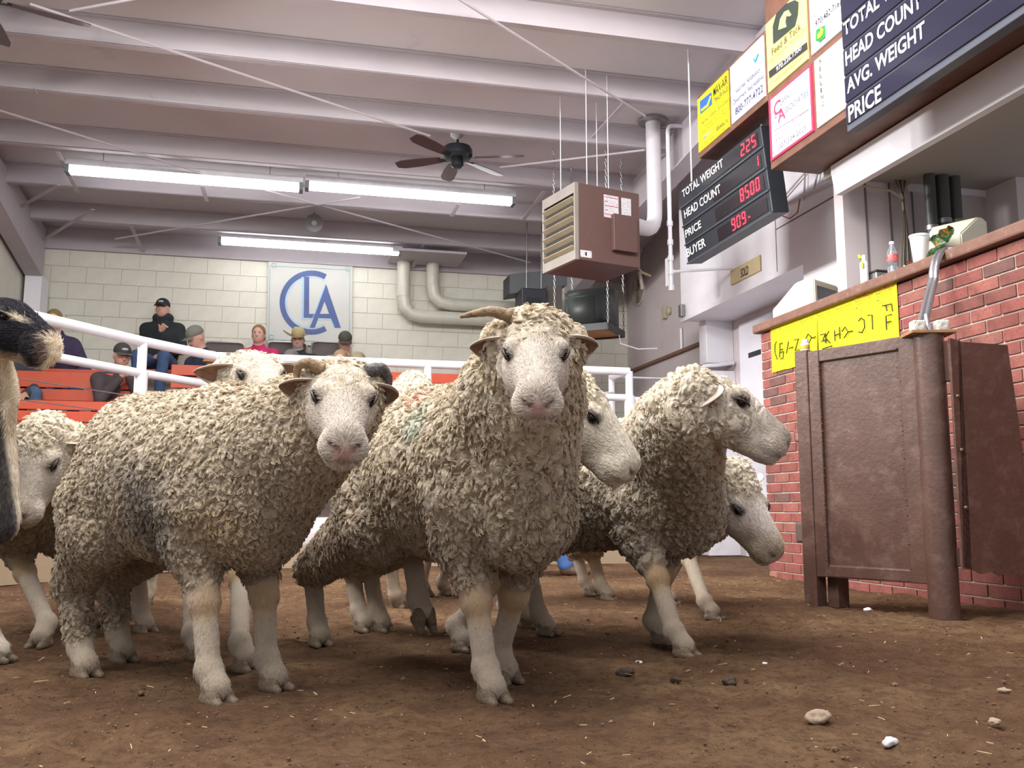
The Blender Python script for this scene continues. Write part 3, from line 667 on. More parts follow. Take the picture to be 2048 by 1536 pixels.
# ------------------------------------------------------------------ unit heater
hyaw = radians(14)
hc = Vector(od(1150, 440, 7.6)); ex = Vector((cos(hyaw), sin(hyaw), 0)); ey = Vector((-sin(hyaw), cos(hyaw), 0))
MH = Matrix(((ex.x, ey.x, 0, hc.x), (ex.y, ey.y, 0, hc.y), (0, 0, 1, hc.z), (0, 0, 0, 1)))
hw_, hd_, hh_ = .66, .56, .335
ht = thing('unit_heater', MH @ Vector((hw_/2, hd_/2, -hh_)), 'brown box heater hanging from the roof with louvres on its left face', 'heater')
mbx('casing', MH, (.03, 0, -hh_), (hw_, hd_, hh_), M_brown, ht, .006)
fr = mat('heater_frame', '#8d8680', .5, metal=.2); 
for lo, hi in (((0, 0, -hh_), (.035, hd_, -hh_+.08)), ((0, 0, hh_-.09), (.035, hd_, hh_)), ((0, 0, -hh_+.08), (.035, .02, hh_-.09)), ((0, hd_-.03, -hh_+.08), (.035, hd_, hh_-.09))): mbx('grille_frame', MH, lo, hi, fr, ht)
mbx('fin_pack', MH, (.024, .02, -hh_+.08), (.032, hd_-.03, hh_-.09), mat('heater_dark', '#2c2622', .7), ht)
for k in range(6):
    z = -hh_+.11+k*.085; mbx('louvre', MH @ Matrix.Translation((0, 0, z)) @ Matrix.Rotation(radians(28), 4, 'Y'), (-.02, .02, -.004), (.035, hd_-.03, .004), mat('louvre', '#a29980', .5, metal=.1), ht)
mbx('control_box', MH, (.36, -.05, -.22), (.60, .0, .10), M_brown, ht, .004)
PL = mat('label_white', '#d8d5da', .5, var=.06, scale=60, second='#9a98a4', sth=(.5, .58))
for lo, hi in (((.29, -.003, .07), (.44, 0, .27)), ((.47, -.003, .11), (.57, 0, .27)), ((.51, -.003, .03), (.57, 0, .12)), ((.05, -.003, -.31), (.16, 0, -.25))): mbx('label_plate', MH, lo, hi, PL, ht)
for k in range(5): mbx('label_bar', MH, (.295, -.004, .095+k*.038), (.33 if k % 2 else .435, -.003, .101+k*.038), K_red, ht)
mbx('label_mark', MH, (.095, -.004, -.295), (.112, -.003, -.265), K_ink, ht)
for x, y in ((.16, .06), (.38, .06), (.16, .5), (.55, .5)):
    a = MH @ Vector((x, y, hh_)); tube('hanger', [a, (a.x, a.y, zc(a.y))], .004, M_pipe, ht, 8)
fl_ = mat('flue_white', '#cfcbd0', .45, var=.04)
fz = Vector(ox(1308, 350, 3.35)); fe = MH @ Vector((.60, hd_*.6, .2))
fb = Vector((fz.x, fz.y, fe.z+.02)); topf = Vector((fz.x, fz.y, zc(fz.y)))
flue = thing('flue_pipe', topf, 'fat white vent pipe bending down from the roof to the heater', 'pipe')
tube('duct', [topf, fb+Vector((0, 0, .22))]+arc(fb, fb+Vector((0, 0, .2)), fb+(fe-fb).normalized()*.18, 5)[1:]+[fe], .072, fl_, flue, 18)
tube('collar', [topf+Vector((0, 0, -.01)), topf+Vector((0, 0, -.03))], .14, M_steelg, flue, 20)
gb = MH @ Vector((hw_, .2, -.2))
hose = [gb+Vector(v) for v in ((0, 0, .3), (.06, -.02, .1), (.02, -.04, -.02), (.09, -.03, -.1), (.14, 0, -.12), (.24, .06, -.13))]
tube('gas_line', hose, .013, mat('brass', '#8b7b5c', .4, metal=.6), ht, 8); tube('gas_line', [gb+Vector((.1, -.03, -.12)), gb+Vector((.13, -.03, -.28))], .018, mat('iron_pipe', '#6c655c', .5), ht, 8)
for k in range(4): tube('wire', [gb+Vector((.0, -.05*k+.05, .25-.05*k)), gb+Vector((.09+.02*k, .02, .1)), gb+Vector((.05, -.02*k, -.1))], .004, mat('wire_grey', '#5a5654', .6), ht, 5)
# white gas pipe in front of the wall
XG = 3.46; gx_ = ox(1335, 250, XG); gl = thing('gas_pipe', (gx_[0], gx_[1], 3), 'thin white pipe running down the wall beside the black scoreboard', 'pipe')
ztp = ox(1335, 250, XG)[2]; zbt = ox(1337, 585, XG)[2]; gY = gx_[1]
tube('pipe', [(XG+.5, gY-.05, ztp), (XG+.07, gY-.0, ztp)]+arc((XG, gY, ztp), (XG+.07, gY-.0, ztp), (XG, gY, ztp-.07), 4)[1:]+[(XG, gY, zbt)], .020, M_pipe, gl, 12)
for y_ in (450, 488, 520, 548, 580): z = ox(1336, y_, XG)[2]; tube('coupling', [(XG, gY, z-.025), (XG, gY, z+.025)], .028, M_pipe, gl, 12)
z = ox(1336, 547, XG)[2]; tube('branch', [(XG, gY, z), (XG+.5, gY-.25, z+.0)], .014, M_pipe, gl, 8); box('tag_plate', (XG-.01, gY+.04, z-.12), (XG, gY+.11, z+.15), M_white, gl)

# ------------------------------------------------------------------ ducts on the block wall
DM = mat('duct_cream', '#c9c7ba', .4, var=.04, coat=.1)
def duct(xv, zt, zb_, zh, xe, Y, label):
    t = thing('duct', (xv, Y, zb_), label, 'duct', 'round ducts on the block wall'); r = .085
    a = Vector((xv, Y, zt)); b = Vector((xv, Y, zh)); e = Vector((xe, Y, zh))
    pts = [a, (xv, Y, zh+.26)]+arc(b, (xv, Y, zh+.24), (xv+.24, Y, zh), 3)[1:-1]+[(xv+.25, Y, zh), e]
    tube('duct_run', pts, r, DM, t, 20)
    for p_, q_ in (((xv, Y, zh+.25), (xv, Y, zh+.258)), ((xv+.25, Y, zh), (xv+.258, Y, zh)), ((xv+.07, Y, zh+.075), (xv+.076, Y, zh+.069))): tube('seam_ring', [p_, q_], r+.004, DM, t, 20)
    return t
v1 = oy(807, 560, 11.85); duct(v1[0], 3.7, 3, oy(900, 636, 11.85)[2], 3.0, 11.85, 'larger cream duct bending along the block wall, the lower one')
v2 = oy(865, 560, 11.85); duct(v2[0], 3.7, 3, oy(950, 612, 11.85)[2], 3.0, 11.85, 'upper cream duct bending right above the other')
pb = oy(895, 500, 11.7); pl = box('trim_13', (v1[0]-.2, 11.3, 3.66), (v2[0]+.35, 11.95, 3.69), M_purlin); pl['kind'] = 'structure'

# ------------------------------------------------------------------ horn speaker, loudspeaker, television
hs_ = Vector(oy(628, 447, 10.9)); hsp = thing('horn_speaker', hs_, 'grey round horn speaker under the roof above the monogram', 'speaker')
MR = Matrix.Translation(hs_) @ Matrix.Rotation(radians(100), 4, 'X')
lathe('horn', [(.105, .05), (.10, .045), (.05, -.03), (.03, -.06), (.03, -.1)], mat('horn_grey', '#77757a', .5), hsp, 24, MR); lathe('throat', [(.03, .06), (.03, .0), (.01, -.01)], mat('horn_center', '#b9b6b4', .5), hsp, 14, MR)
tube('bracket', [hs_+Vector((0, .1, .02)), hs_+Vector((0, .1, .5))], .01, M_steelg, hsp, 6)
spk = thing('loudspeaker', oy(1075, 690, 10.6), 'tall black loudspeaker cabinet hanging beside the television', 'speaker')
a = oy(1044, 575, 10.6); b = oy(1092, 690, 10.6); box('cabinet', (a[0], 10.6, b[2]-.1), (b[0]+.02, 10.95, a[2]), M_blk, spk, .01)
for k in range(3): box('grille_slot', (a[0]+.06, 10.594, a[2]-.2-k*.12), (b[0]-.06, 10.6, a[2]-.12-k*.12), mat('speaker_slot', '#10141a', .6), spk)
for x in (a[0]+.06, b[0]-.05): tube('hanger', [(x, 10.62, a[2]), (x+.03, 10.7, zc(10.7))], .006, M_steelg, spk, 6)
box('side_board', (b[0]+.03, 10.65, b[2]-.1), (b[0]+.22, 11.0, a[2]+.05), mat('dark_ply', '#55504a', .7), spk)
a2 = oy(1019, 588, 10.9); b2 = oy(1125, 548, 10.9)
bxs = thing('black_crate', (a2[0], 10.9, a2[2]), 'long black box on top of the hanging loudspeaker', 'box'); prism('shell', [(a2[0], 10.9, a2[2]), (b2[0], 10.7, a2[2]+.10), (b2[0], 10.7, b2[2]+.02), (a2[0], 10.9, b2[2]-.04)], (.0, .35, 0), M_blk, bxs, .006)
tvc = Vector(od(1178, 665, 9.3)); tvy = radians(-38); e1 = Vector((cos(tvy), sin(tvy), 0)); e2 = Vector((-sin(tvy), cos(tvy), 0))
MT = Matrix(((e1.x, e2.x, 0, tvc.x), (e1.y, e2.y, 0, tvc.y), (0, 0, 1, tvc.z), (0, 0, 0, 1)))
shf = thing('tv_shelf', tvc, 'hanging shelf with plywood underside carrying the black television', 'shelf')
mbx('board', MT, (-.27, -.22, -.012), (.27, .26, .0), mat('plywood', '#a07a4c', .6, var=.1), shf); 
for lo, hi in (((-.29, -.24, -.03), (-.27, .28, .04)), ((.27, -.24, -.03), (.29, .28, .04)), ((-.29, -.24, -.03), (.29, -.22, .04)), ((-.29, .26, -.03), (.29, .28, .04))): mbx('rim', MT, lo, hi, M_blk, shf)
for x, y in ((-.28, -.23), (.28, -.23), (.28, .27), (-.28, .27)):
    a = MT @ Vector((x, y, .03)); z_ = a.z; bm = bmesh.new(); k = 0
    while z_ < zc(a.y)-.02:
        w_ = Vector((.009, 0, 0)) if k % 2 else Vector((0, .009, 0)); c0 = Vector((a.x, a.y, z_))
        ptube(bm, [c0+w_*.5, c0+w_+Vector((0, 0, .02)), c0+w_*.5+Vector((0, 0, .04)), c0-w_*.5+Vector((0, 0, .04)), c0-w_+Vector((0, 0, .02)), c0-w_*.5, c0+w_*.5], .003, 4, False); z_ += .036; k += 1
    W2(shf, link('chain', me_from(bm), M_steelg))
tv = thing('television', tvc, 'black tube television seen from behind on the hanging shelf', 'television')
bm = bmesh.new(); A = [(-.26, -.2, 0), (.26, -.2, 0), (.26, -.2, .46), (-.26, -.2, .46)]; Bq = [(-.26, .0, 0), (.26, .0, 0), (.26, .0, .46), (-.26, .0, .46)]; Cq = [(-.16, .24, .03), (.16, .24, .03), (.16, .24, .33), (-.16, .24, .33)]
L3 = [[bm.verts.new(MT @ Vector((p[0], -p[1], p[2]))) for p in q] for q in (A, Bq, Cq)]
for q0, q1 in ((0, 1), (1, 2)):
    for i in range(4): bm.faces.new((L3[q0][i], L3[q0][(i+1) % 4], L3[q1][(i+1) % 4], L3[q1][i]))
bm.faces.new(L3[0]); bm.faces.new(L3[2]); bmesh.ops.recalc_face_normals(bm, faces=bm.faces[:]); bmesh.ops.bevel(bm, geom=bm.edges[:], offset=.025, segments=3, affect='EDGES'); W2(tv, link('shell', me_from(bm, smooth=True), mat('tv_black', '#2a3230', .45)))
tube('cord', [MT @ Vector((.27, .1, .05)), MT @ Vector((.3, .1, -.12)), MT @ Vector((.45, .2, -.17)), MT @ Vector((.62, .3, -.16))], .006, M_pipe, tv, 6)
# wall things on the right wall
vx = XR-.004; vc = ox(1279, 580, XR); vt = thing('wall_vent', vc, 'round louvred vent high on the right wall under the heater', 'vent')
MV = Matrix.Translation(vc) @ Matrix.Rotation(-pi/2, 4, 'Y'); lathe('rim', [(.21, 0), (.21, .02), (.19, .025)], M_wallr, vt, 28, MV)
lathe('dark_well', [(.185, .022), (.18, .026)], mat('vent_dark', '#6a6257', .7), vt, 28, MV)
for k in range(5): r = .035+k*.033; lathe('louvre_ring', [(r, .025), (r+.016, .045), (r+.02, .04), (r+.004, .02)], mat('vent_cream', '#b8ae9c', .6), vt, 28, MV)
for i, ((x, y), (w_, h_), lb, m_, nm, ct) in enumerate((((1333, 626), (.09, .15), 'beige intercom plate with round knob on the right wall', mat('beige_plastic', '#b9b097', .5), 'intercom', 'intercom'), ((1368, 622), (.07, .13), 'small grey junction box at the end of the white conduit', M_steelg, 'junction_box', 'box'), ((1356, 776), (.14, .26), 'slim metal holder with labelled tubes beside the alley column', M_steelg, 'marker_rack', 'rack'))):
    Xw = XR if i != 1 else 4.0; p = ox(x, y, Xw) if i != 2 else oy(x, y, 8.84); t = thing(nm, p, lb, ct)
    box('body', (p[0]-.05, p[1]-w_/2, p[2]-h_/2), (p[0], p[1]+w_/2, p[2]+h_/2), m_, t, .006)
    if i == 0: lathe('knob', [(.045, 0), (.05, .03), (.03, .05)], m_, t, 16, Matrix.Translation((p[0]-.0, p[1]-.13, p[2])) @ Matrix.Rotation(-pi/2, 4, 'Y'))
    if i == 2:
        for k in range(2): tube('marker', [(p[0]-.06, p[1]-.03+k*.05, p[2]-.1), (p[0]-.06, p[1]-.03+k*.05, p[2]+.08)], .016, mat('marker_dark', '#3d2f36', .5), t, 10)
# vent window and wall pipes inside the block
wv = thing('window_vent', oy(2030, 420, 5.2), 'white framed sliding vent window inside the auction box', 'window')
a = oy(2000, 402, 5.2); b = oy(2120, 452, 5.2); box('frame', (a[0], 5.15, b[2]), (b[0], 5.2, a[2]), M_white, wv, .004)
a_ = oy(2004, 408, 5.15); b_ = oy(2028, 438, 5.15); box('screen', (a_[0], 5.143, b_[2]), (b_[0], 5.152, a_[2]), mat('screen_dark', '#55575c', .6), wv); a_ = oy(2030, 408, 5.15); b_ = oy(2110, 442, 5.15); box('sash', (a_[0], 5.143, b_[2]), (b_[0], 5.152, a_[2]), mat('sash_grey', '#9b9692', .5), wv)
PD = mat('dark_conduit', '#4d504e', .5, metal=.3, var=.15)
for i, (x, r, lb) in enumerate(((1861, .035, 'leftmost of three dark vertical pipes in the auction box'), (1886, .042, 'middle and thickest of three dark vertical pipes in the auction box'), (1911, .036, 'rightmost of three dark vertical pipes in the auction box'))):
    p = oy(x, 400, 5.0); t = thing('drain_pipe', (p[0], 5.0, 0), lb, 'pipe', 'dark pipes inside the auction box'); tube('pipe', [(p[0], 5.0, 0), (p[0], 5.0, 2.6)], r, PD, t, 14); tube('clamp', [(p[0], 5.0, 2.28-.05*(i == 0)), (p[0], 5.0, 2.31-.05*(i == 0))], r+.006, M_steelg, t, 14)
wb2 = thing('cable_bundle', oy(1805, 400, 5.1), 'bundle of loose cables running down the wall of the auction box', 'cable')
rw_ = random.Random(7)
for i in range(7):
    a = oy(1788+i*4, 350, 5.14); b = oy(1806+rw_.uniform(-2, 3), 396, 5.1); c = oy(1803+i*3, 520, 5.1); tube('cable', [a, b, oy(1808+i, 450, 5.1), c, (c[0], 5.1, 1.2)], .006, mat('cable_%d' % (i % 3), ['#5b5148', '#a59a83', '#3a3634'][i % 3], .6), wb2, 6)
tube('cable', [oy(1705, 367, 5.1), oy(1740, 375, 5.05), oy(1780, 381, 5.05), oy(1806, 396, 5.05)], .008, mat('cable_1', '#a59a83', .6), wb2, 6)
wb3 = thing('cable_run', ox(1560, 400, 3.95), 'white cables sagging along the header behind the scoreboard', 'cable')
for pts in (((1548, 412), (1580, 404), (1620, 385), (1660, 366)), ((1546, 420), (1575, 385), (1610, 345), (1608, 400)), ((1635, 345), (1628, 380), (1600, 392))): tube('cable', [ox(x, y, 3.97) for x, y in pts], .009, M_wallr, wb3, 6)
tube('red_wire', [ox(x, y, 3.95) for x, y in ((1542, 405), (1552, 412), (1565, 432), (1580, 437), (1595, 425), (1600, 398))], .005, mat('wire_red', '#9c3b3c', .5), wb3, 5)

# ------------------------------------------------------------------ yellow brand sheets pinned to the counter
YL = mat('yellow_paper', '#f1ee10', .6, var=.02); XP = XK-.004
MY = frame3((XP, 6, 1.4), (0, -1, 0), (0, 0, 1)); MY2 = frame3((XP-.0035, 6, 1.4), (0, -1, 0), (0, 0, 1))
sheets = [(1541, 1570, 651, 641, 747, 741), (1570, 1600, 641, 630, 741, 735), (1600, 1634, 630, 618, 735, 722), (1634, 1670, 618, 604, 722, 712), (1670, 1709, 604, 589, 712, 702), (1709, 1750, 589, 573, 702, 690), (1750, 1793, 573, 554, 690, 676)]
MARK = [[(('c', 1552, 700, 14)), [(1560, 687), (1559, 715)], [(1559, 688), (1565, 686)], [(1560, 700), (1566, 698)], [(1560, 705), (1567, 703), (1566, 716), (1561, 718)]],
        [[(1577, 683), (1573, 707)], [(1578, 697), (1586, 694)], [(1589, 680), (1597, 677), (1590, 702), (1598, 699)]],
        [[(1605, 681), (1609, 683), (1616, 668), (1623, 675), (1617, 687), (1609, 681)], [(1622, 674), (1627, 676), (1631, 673)]],
        [[(1641, 670), (1651, 667), (1646, 680)], [(1643, 683), (1651, 680)], [(1658, 662), (1651, 675), (1660, 686)], [(1651, 668), (1652, 687)], [(1645, 698), (1664, 692)]],
        [[(1669, 661), (1670, 682)], [(1679, 654), (1680, 678)], [(1670, 671), (1680, 667)], [(1684, 663), (1690, 654), (1696, 664), (1688, 676)], [(1696, 664), (1705, 662)]],
        [[(1717, 642), (1722, 636), (1728, 640), (1729, 655), (1724, 665), (1717, 664)], [(1736, 631), (1744, 630), (1745, 659)]],
        [[(1773, 660), (1772, 632), (1783, 629)], [(1773, 645), (1782, 643)], [(1765, 612), (1783, 608), (1785, 623)], [(1772, 612), (1774, 622)]]]
ink = mat('marker_ink', '#2a2a18', .6, var=0); posw = ['first', 'second', 'third', 'fourth', 'fifth', 'sixth', 'last']
desc = ['leftmost yellow brand sheet on the brick counter, with a bow and E mark', 'second yellow brand sheet from the left, with slash, dash and Z', 'third yellow brand sheet from the left, with a diamond mark', 'fourth yellow brand sheet, with a K mark underlined', 'fifth yellow brand sheet, with an H and forked mark', 'sixth yellow brand sheet, with reversed C and L marks', 'rightmost yellow brand sheet, with an F and sideways F']
for i, (x0, x1, ta, tb, ba, bb2) in enumerate(sheets):
    p = onM(MY, x0, ta); q = onM(MY, x1, tb); r_ = onM(MY, x0+2+i, ba); t = thing('brand_sheet', MY @ Vector((p.x, r_.y, 0)), desc[i], 'poster', 'yellow brand sheets pinned on the brick counter')
    wv_ = []; bm = bmesh.new(); W_ = q.x-p.x; H_ = .342 if i < 3 else .355; nn = 8
    for a in range(nn+1):
        for b in range(nn+1):
            curl = .004*sin(a*1.3+i)*(1-b/nn)+(.012*(a/nn)**2*(1-b/nn) if i in (1, 2) else 0); wv_.append(bm.verts.new((p.x+W_*a/nn, p.y-H_+H_*b/nn, .001+abs(curl))))
    for a in range(nn):
        for b in range(nn): k = a*(nn+1)+b; bm.faces.new((wv_[k], wv_[k+nn+1], wv_[k+nn+2], wv_[k+1]))
    o = link('sheet', me_from(bm), YL); o.matrix_basis = MY; W2(t, o)
    MM = MY @ Matrix.Translation((0, 0, .014))
    tops = [('WYOMING', .018, K_red if i > 4 else None), ('Brand to sell', .013, K_ink), ('@ Auction', .013, K_ink), (['April 19, 2013', 'April 19, 2013', 'April 19, 2013', 'April 26, 2013', 'April 30, 2013', 'May 1, 2013', 'May 1, 2013'][i], .013, K_ink), ('Noon', .012, K_ink)]
    yy = p.y-.012
    for t_, hh3, m_ in tops:
        yy -= hh3+.008
        if m_ is None: continue
        ww3 = W_*(.72 if len(t_) > 6 else .4); text(t_, MM @ Matrix.Translation((p.x+(W_-ww3)/2, yy, 0)), ww3, hh3*.8, m_ if m_ is not K_red else mat('ink_orange_red', '#d2481c', .6), t)
    for k, t_ in enumerate(('Brand inspection tally here', 'Cattle, right hip')): text(t_, MM @ Matrix.Translation((p.x+W_*.14, p.y-H_+.034-k*.016, 0)), W_*.7, .008, K_ink, t)
    for st_ in MARK[i]:
        if st_[0] == 'c': st_ = [(1553, 683), (1550, 690), (1550, 705), (1555, 719)]
        tube('brand_mark', [Vector(MM @ onM(MM, *pp)) for pp in st_], .0042, ink, t, 5)
    bm = bmesh.new(); bmesh.ops.create_uvsphere(bm, u_segments=8, v_segments=6, radius=.006); o = link('push_pin', me_from(bm), mat('pin_red', '#a8201c', .4)); o.location = MY @ Vector((q.x-.012, q.y-.012, .006)); W2(t, o)

# ------------------------------------------------------------------ things on top of the counter
zt_ = 1.801
def ctop(x, y, X=3.40): p = ox(x, y, X); return Vector((X, p[1], zt_))
def crt(c, yaw, sc3, label, screen):
    t = thing('monitor', c, label, 'monitor', 'beige computer monitors on the counter'); e = Vector((cos(yaw), sin(yaw), 0)); f_ = Vector((-sin(yaw), cos(yaw), 0))
    M = Matrix(((e.x, f_.x, 0, c.x), (e.y, f_.y, 0, c.y), (0, 0, 1, c.z), (0, 0, 0, 1))) @ Matrix.Scale(sc3, 4)
    BG = mat('beige_case', '#d9d5bf', .5, var=.03)
    # e = direction the screen faces; profile runs back and slopes down
    bm = bmesh.new(); pr = [(.0, 0), (.0, .30), (-.07, .315), (-.15, .30), (-.33, .17), (-.36, .15), (-.36, .02), (-.30, 0)]
    n_ = len(pr); Lw = [bm.verts.new(M @ Vector((p[0], -.16*(1 if p[0] > -.2 else .8), p[1]))) for p in pr]; Rw = [bm.verts.new(M @ Vector((p[0], .16*(1 if p[0] > -.2 else .8), p[1]))) for p in pr]
    bm.faces.new(Lw); bm.faces.new(Rw[::-1])
    for i in range(n_): bm.faces.new((Lw[i], Rw[i], Rw[(i+1) % n_], Lw[(i+1) % n_]))
    bmesh.ops.recalc_face_normals(bm, faces=bm.faces[:]); bmesh.ops.bevel(bm, geom=bm.edges[:], offset=.008, segments=2, affect='EDGES'); W2(t, link('case', me_from(bm), BG))
    mbx('screen', M, (.001, -.13, .05), (.004, .13, .26), mat('crt_glass', '#39434e', .15, var=.1, coat=.5), t)
    mbx('bezel', M, (-.004, -.155, .012), (.0015, .155, .29), BG, t, .004)
    return t
m1 = ctop(1656, 640, 3.64)+Vector((0, 0, -.06)); crt(m1, radians(-62), 1.0, 'beige tube monitor above the yellow sheets, its dark screen turned to the viewer', True)
m2 = ctop(1930, 502, 3.66); crt(m2, radians(28), .80, 'beige tube monitor seen from behind, next to the foam cup', False)
b_ = ctop(1787, 551, 3.38); t = thing('water_bottle', b_, 'clear plastic water bottle with a red label on the counter', 'bottle')
lathe('bottle', [(.02, 0), (.031, .004), (.032, .05), (.029, .058), (.032, .066), (.032, .13), (.026, .155), (.013, .178), (.013, .19)], mat('clear_plastic', '#d5dde8', .1, var=.02, coat=.6), t, 18, Matrix.Translation(b_))
lathe('bottle_label', [(.0325, .085), (.0327, .086), (.0327, .125), (.0325, .126)], mat('label_red', '#c8514e', .4, var=.3, scale=40, second='#eee4dc'), t, 18, Matrix.Translation(b_)); lathe('cap', [(.015, .188), (.015, .205), (.01, .207)], M_pipe, t, 14, Matrix.Translation(b_))
b_ = ctop(1842, 538, 3.34); t = thing('foam_cup', b_, 'white foam cup between the water bottle and the green bag', 'cup')
lathe('cup', [(.034, 0), (.036, .003), (.050, .142), (.054, .143), (.054, .155), (.049, .155), (.046, .14)], mat('foam', '#eceaf0', .7, var=.01), t, 24, Matrix.Translation(b_))
b_ = ctop(1731, 583, 3.42); t = thing('glue_bottle', b_, 'white squeeze bottle with yellow tip behind the yellow sheets', 'bottle'); lathe('bottle', [(.025, 0), (.027, .004), (.026, .17), (.013, .18), (.014, .215), (.005, .22)], M_pipe, t, 16, Matrix.Translation(b_)); tube('cap', [b_+Vector((-.01, .02, .20)), b_+Vector((-.01, .032, .225))], .009, mat('yellow_cap', '#d6cf3c', .5), t, 8); box('tag', tuple(b_+Vector((-.03, -.03, .13))), tuple(b_+Vector((-.026, -.012, .17))), mat('yellow_cap', '#d6cf3c', .5), t)
b_ = ctop(1756, 568, 3.50); t = thing('metal_tin', b_, 'square grey metal tin behind the right end of the yellow sheets', 'tin'); box('body', tuple(b_+Vector((-.05, -.06, 0))), tuple(b_+Vector((.05, .06, .10))), M_steelg, t, .008); box('lid', tuple(b_+Vector((-.054, -.064, .10))), tuple(b_+Vector((.054, .064, .112))), mat('lid_dark', '#3f3c3a', .5), t, .004)
# crumpled bag
b_ = ctop(1880, 522, 3.36); t = thing('snack_bag', b_, 'crumpled green and orange snack bag in front of the rear monitor', 'bag'); rn = random.Random(2)
bm = bmesh.new(); g = {}
for i in range(9):
    for j in range(9): g[i, j] = bm.verts.new(b_+Vector((rn.uniform(-.012, .012)-.02*sin(j*.8), .07-.15*i/8*(.8+.4*j/8)+.02*sin(j), .004+.115*j/8+rn.uniform(-.008, .008)*(j > 0)+.03*(i/8)*(j/8))))
for i in range(8):
    for j in range(8): bm.faces.new((g[i, j], g[i+1, j], g[i+1, j+1], g[i, j+1]))
bmesh.ops.solidify(bm, geom=bm.faces[:], thickness=.014)
o = link('foil', me_from(bm), mat('foil_green', '#2c6b42', .3, var=.3, scale=16, second='#c98a32', sth=(.52, .56), coat=.4)); W2(t, o)
mcp = _mc['clear_plastic'].node_tree.nodes['Principled BSDF']; mcp.inputs['Transmission Weight'].default_value = .8
# clutter of leads
b_ = ctop(1812, 540, 3.42); t = thing('lead_tangle', b_, 'tangle of dark and white leads between bottle and cup', 'cable')
for i in range(6):
    p_ = [b_+Vector((rn.uniform(-.03, .05), .07-.028*k+rn.uniform(-.01, .01), max(.006, rn.uniform(-.02, .07)))) for k in range(6)]; tube('lead', p_, .005, [M_blk, M_pipe, mat('wire_red', '#9c3b3c', .5)][i % 3], t, 6)
# conduit over the counter edge
gTop = oz(1890, 1236)+np.array([-.03, .02, 1.235]); cd_ = thing('flex_conduit', ctop(1875, 515, 3.3), 'pair of shiny conduits curving over the counter edge down to the gate post', 'pipe')
for k in range(2):
    dy = -.025*k; a = ctop(1905, 512, 3.40)+Vector((0, dy-.06, .02)); tube('conduit', [a]+[Vector(p) for p in arc(ox(1864+9*k, 506, 3.20), a+Vector((-.06, .05, .0)), ox(1862+9*k, 560, 3.18), 8)]+[Vector(gTop)+Vector((.0+.02*k, -.01*k, .03))], .014, mat('alu', '#b3b2b8', .28, metal=.8), cd_, 12)

# ------------------------------------------------------------------ brown steel gate
M_gate = mat('gate_paint', '#523b33', .40, var=.16, scale=5, bump=.2, bscale=50, second='#6c574e', sth=(.5, .8), coat=.2)
gA = Vector(oz(1645, 1212)); gB = Vector(oz(1890, 1236)); gd = (gB-gA); gd.z = 0; glen = gd.length; gd.normalize(); gn = Vector((gd.y, -gd.x, 0))
if gn.dot(Vector(fh)) > 0: gn = -gn
Mg = Matrix(((gd.x, -gn.x, 0, gA.x), (gd.y, -gn.y, 0, gA.y), (0, 0, 1, 0), (0, 0, 0, 1)))
gt = thing('steel_gate', gA, 'heavy dark brown steel sheet gate with a round post, in front of the brick counter', 'gate')
HG = 1.245
mbx('post', Mg, (-.075, -.04, -.02), (.0, .04, HG+.01), M_gate, gt, .006)
mbx('frame_rail', Mg, (0, -.03, HG-.06), (glen-.06, .03, HG-.0), M_gate, gt, .005); mbx('frame_rail', Mg, (0, -.03, .14), (glen-.06, .03, .20), M_gate, gt, .008)
mbx('frame_stile', Mg, (.0, -.035, .14), (.065, .03, HG-.0), M_gate, gt, .005); mbx('frame_stile', Mg, (glen-.13, -.032, .14), (glen-.05, .03, HG-.005), M_gate, gt, .005)
mbx('sheet', Mg, (.05, -.016, .18), (glen-.1, .0, HG-.03), M_gate, gt)
tube('round_post', [gB+Vector((0, 0, -.03)), gB+Vector((0, 0, HG-.01))], .064, M_gate, gt, 28)
for x_ in (-.09, -.075): pass
mbx('latch_block', Mg, (-.13, -.02, .30), (-.07, .03, .40), mat('worn_block', '#6a5850', .8, var=.2), gt, .01)
mbx('hasp', Mg, (-.12, -.015, .80), (-.07, .03, .86), mat('hasp_red', '#7c3a3a', .4, var=.4, second='#b9b4b2'), gt, .006); mbx('foot_stop', Mg, (.01, .03, -.01), (.07, .12, .15), M_gate, gt, .006)
wlm = bmesh.new(); rn = random.Random(5)
for k in range(46):
    for x in (.066, glen-.135):
        c0 = Mg @ Vector((x+rn.uniform(-.006, .006), -.034, .2+k*.022+rn.uniform(-.006, .006))); bmesh.ops.create_icosphere(wlm, subdivisions=1, radius=rn.uniform(.002, .0045), matrix=Matrix.Translation(c0))
o = link('weld_bead', me_from(wlm, smooth=True), M_gate); o['kind'] = 'stuff'; W2(gt, o)
# right leaf
la = Vector(od(1912, 900, 4.02)); lb_ = Vector(od(2045, 900, 4.10)); la.z = lb_.z = 0; ld = (lb_-la); ll = ld.length; ld.normalize(); ln = Vector((ld.y, -ld.x, 0))
Ml = Matrix(((ld.x, ln.x, 0, la.x), (ld.y, ln.y, 0, la.y), (0, 0, 1, 0), (0, 0, 0, 1)))
lf = thing('steel_gate', la, 'bare brown steel leaf hinged right of the round post, with a rusty lower edge', 'gate')
def od_l(x, y): return onM(Ml @ Matrix.Rotation(pi/2, 4, 'X'), x, y)
MlX = Ml @ Matrix.Rotation(pi/2, 4, 'X')
low = [(2062, 1150), (2050, 1144), (2040, 1152), (2020, 1146), (2000, 1152), (1985, 1143), (1965, 1148), (1945, 1140), (1928, 1134)]
quad(MlX, [(1916, 683), (2015, 690), (2030, 790), (2045, 900)]+low, 'sheet', M_gate, lf, .006)
quad(MlX, [(1900, 676), (1921, 681), (1944, 1140), (1926, 1138)], 'edge_strip', M_gate, lf, .014, -.0)
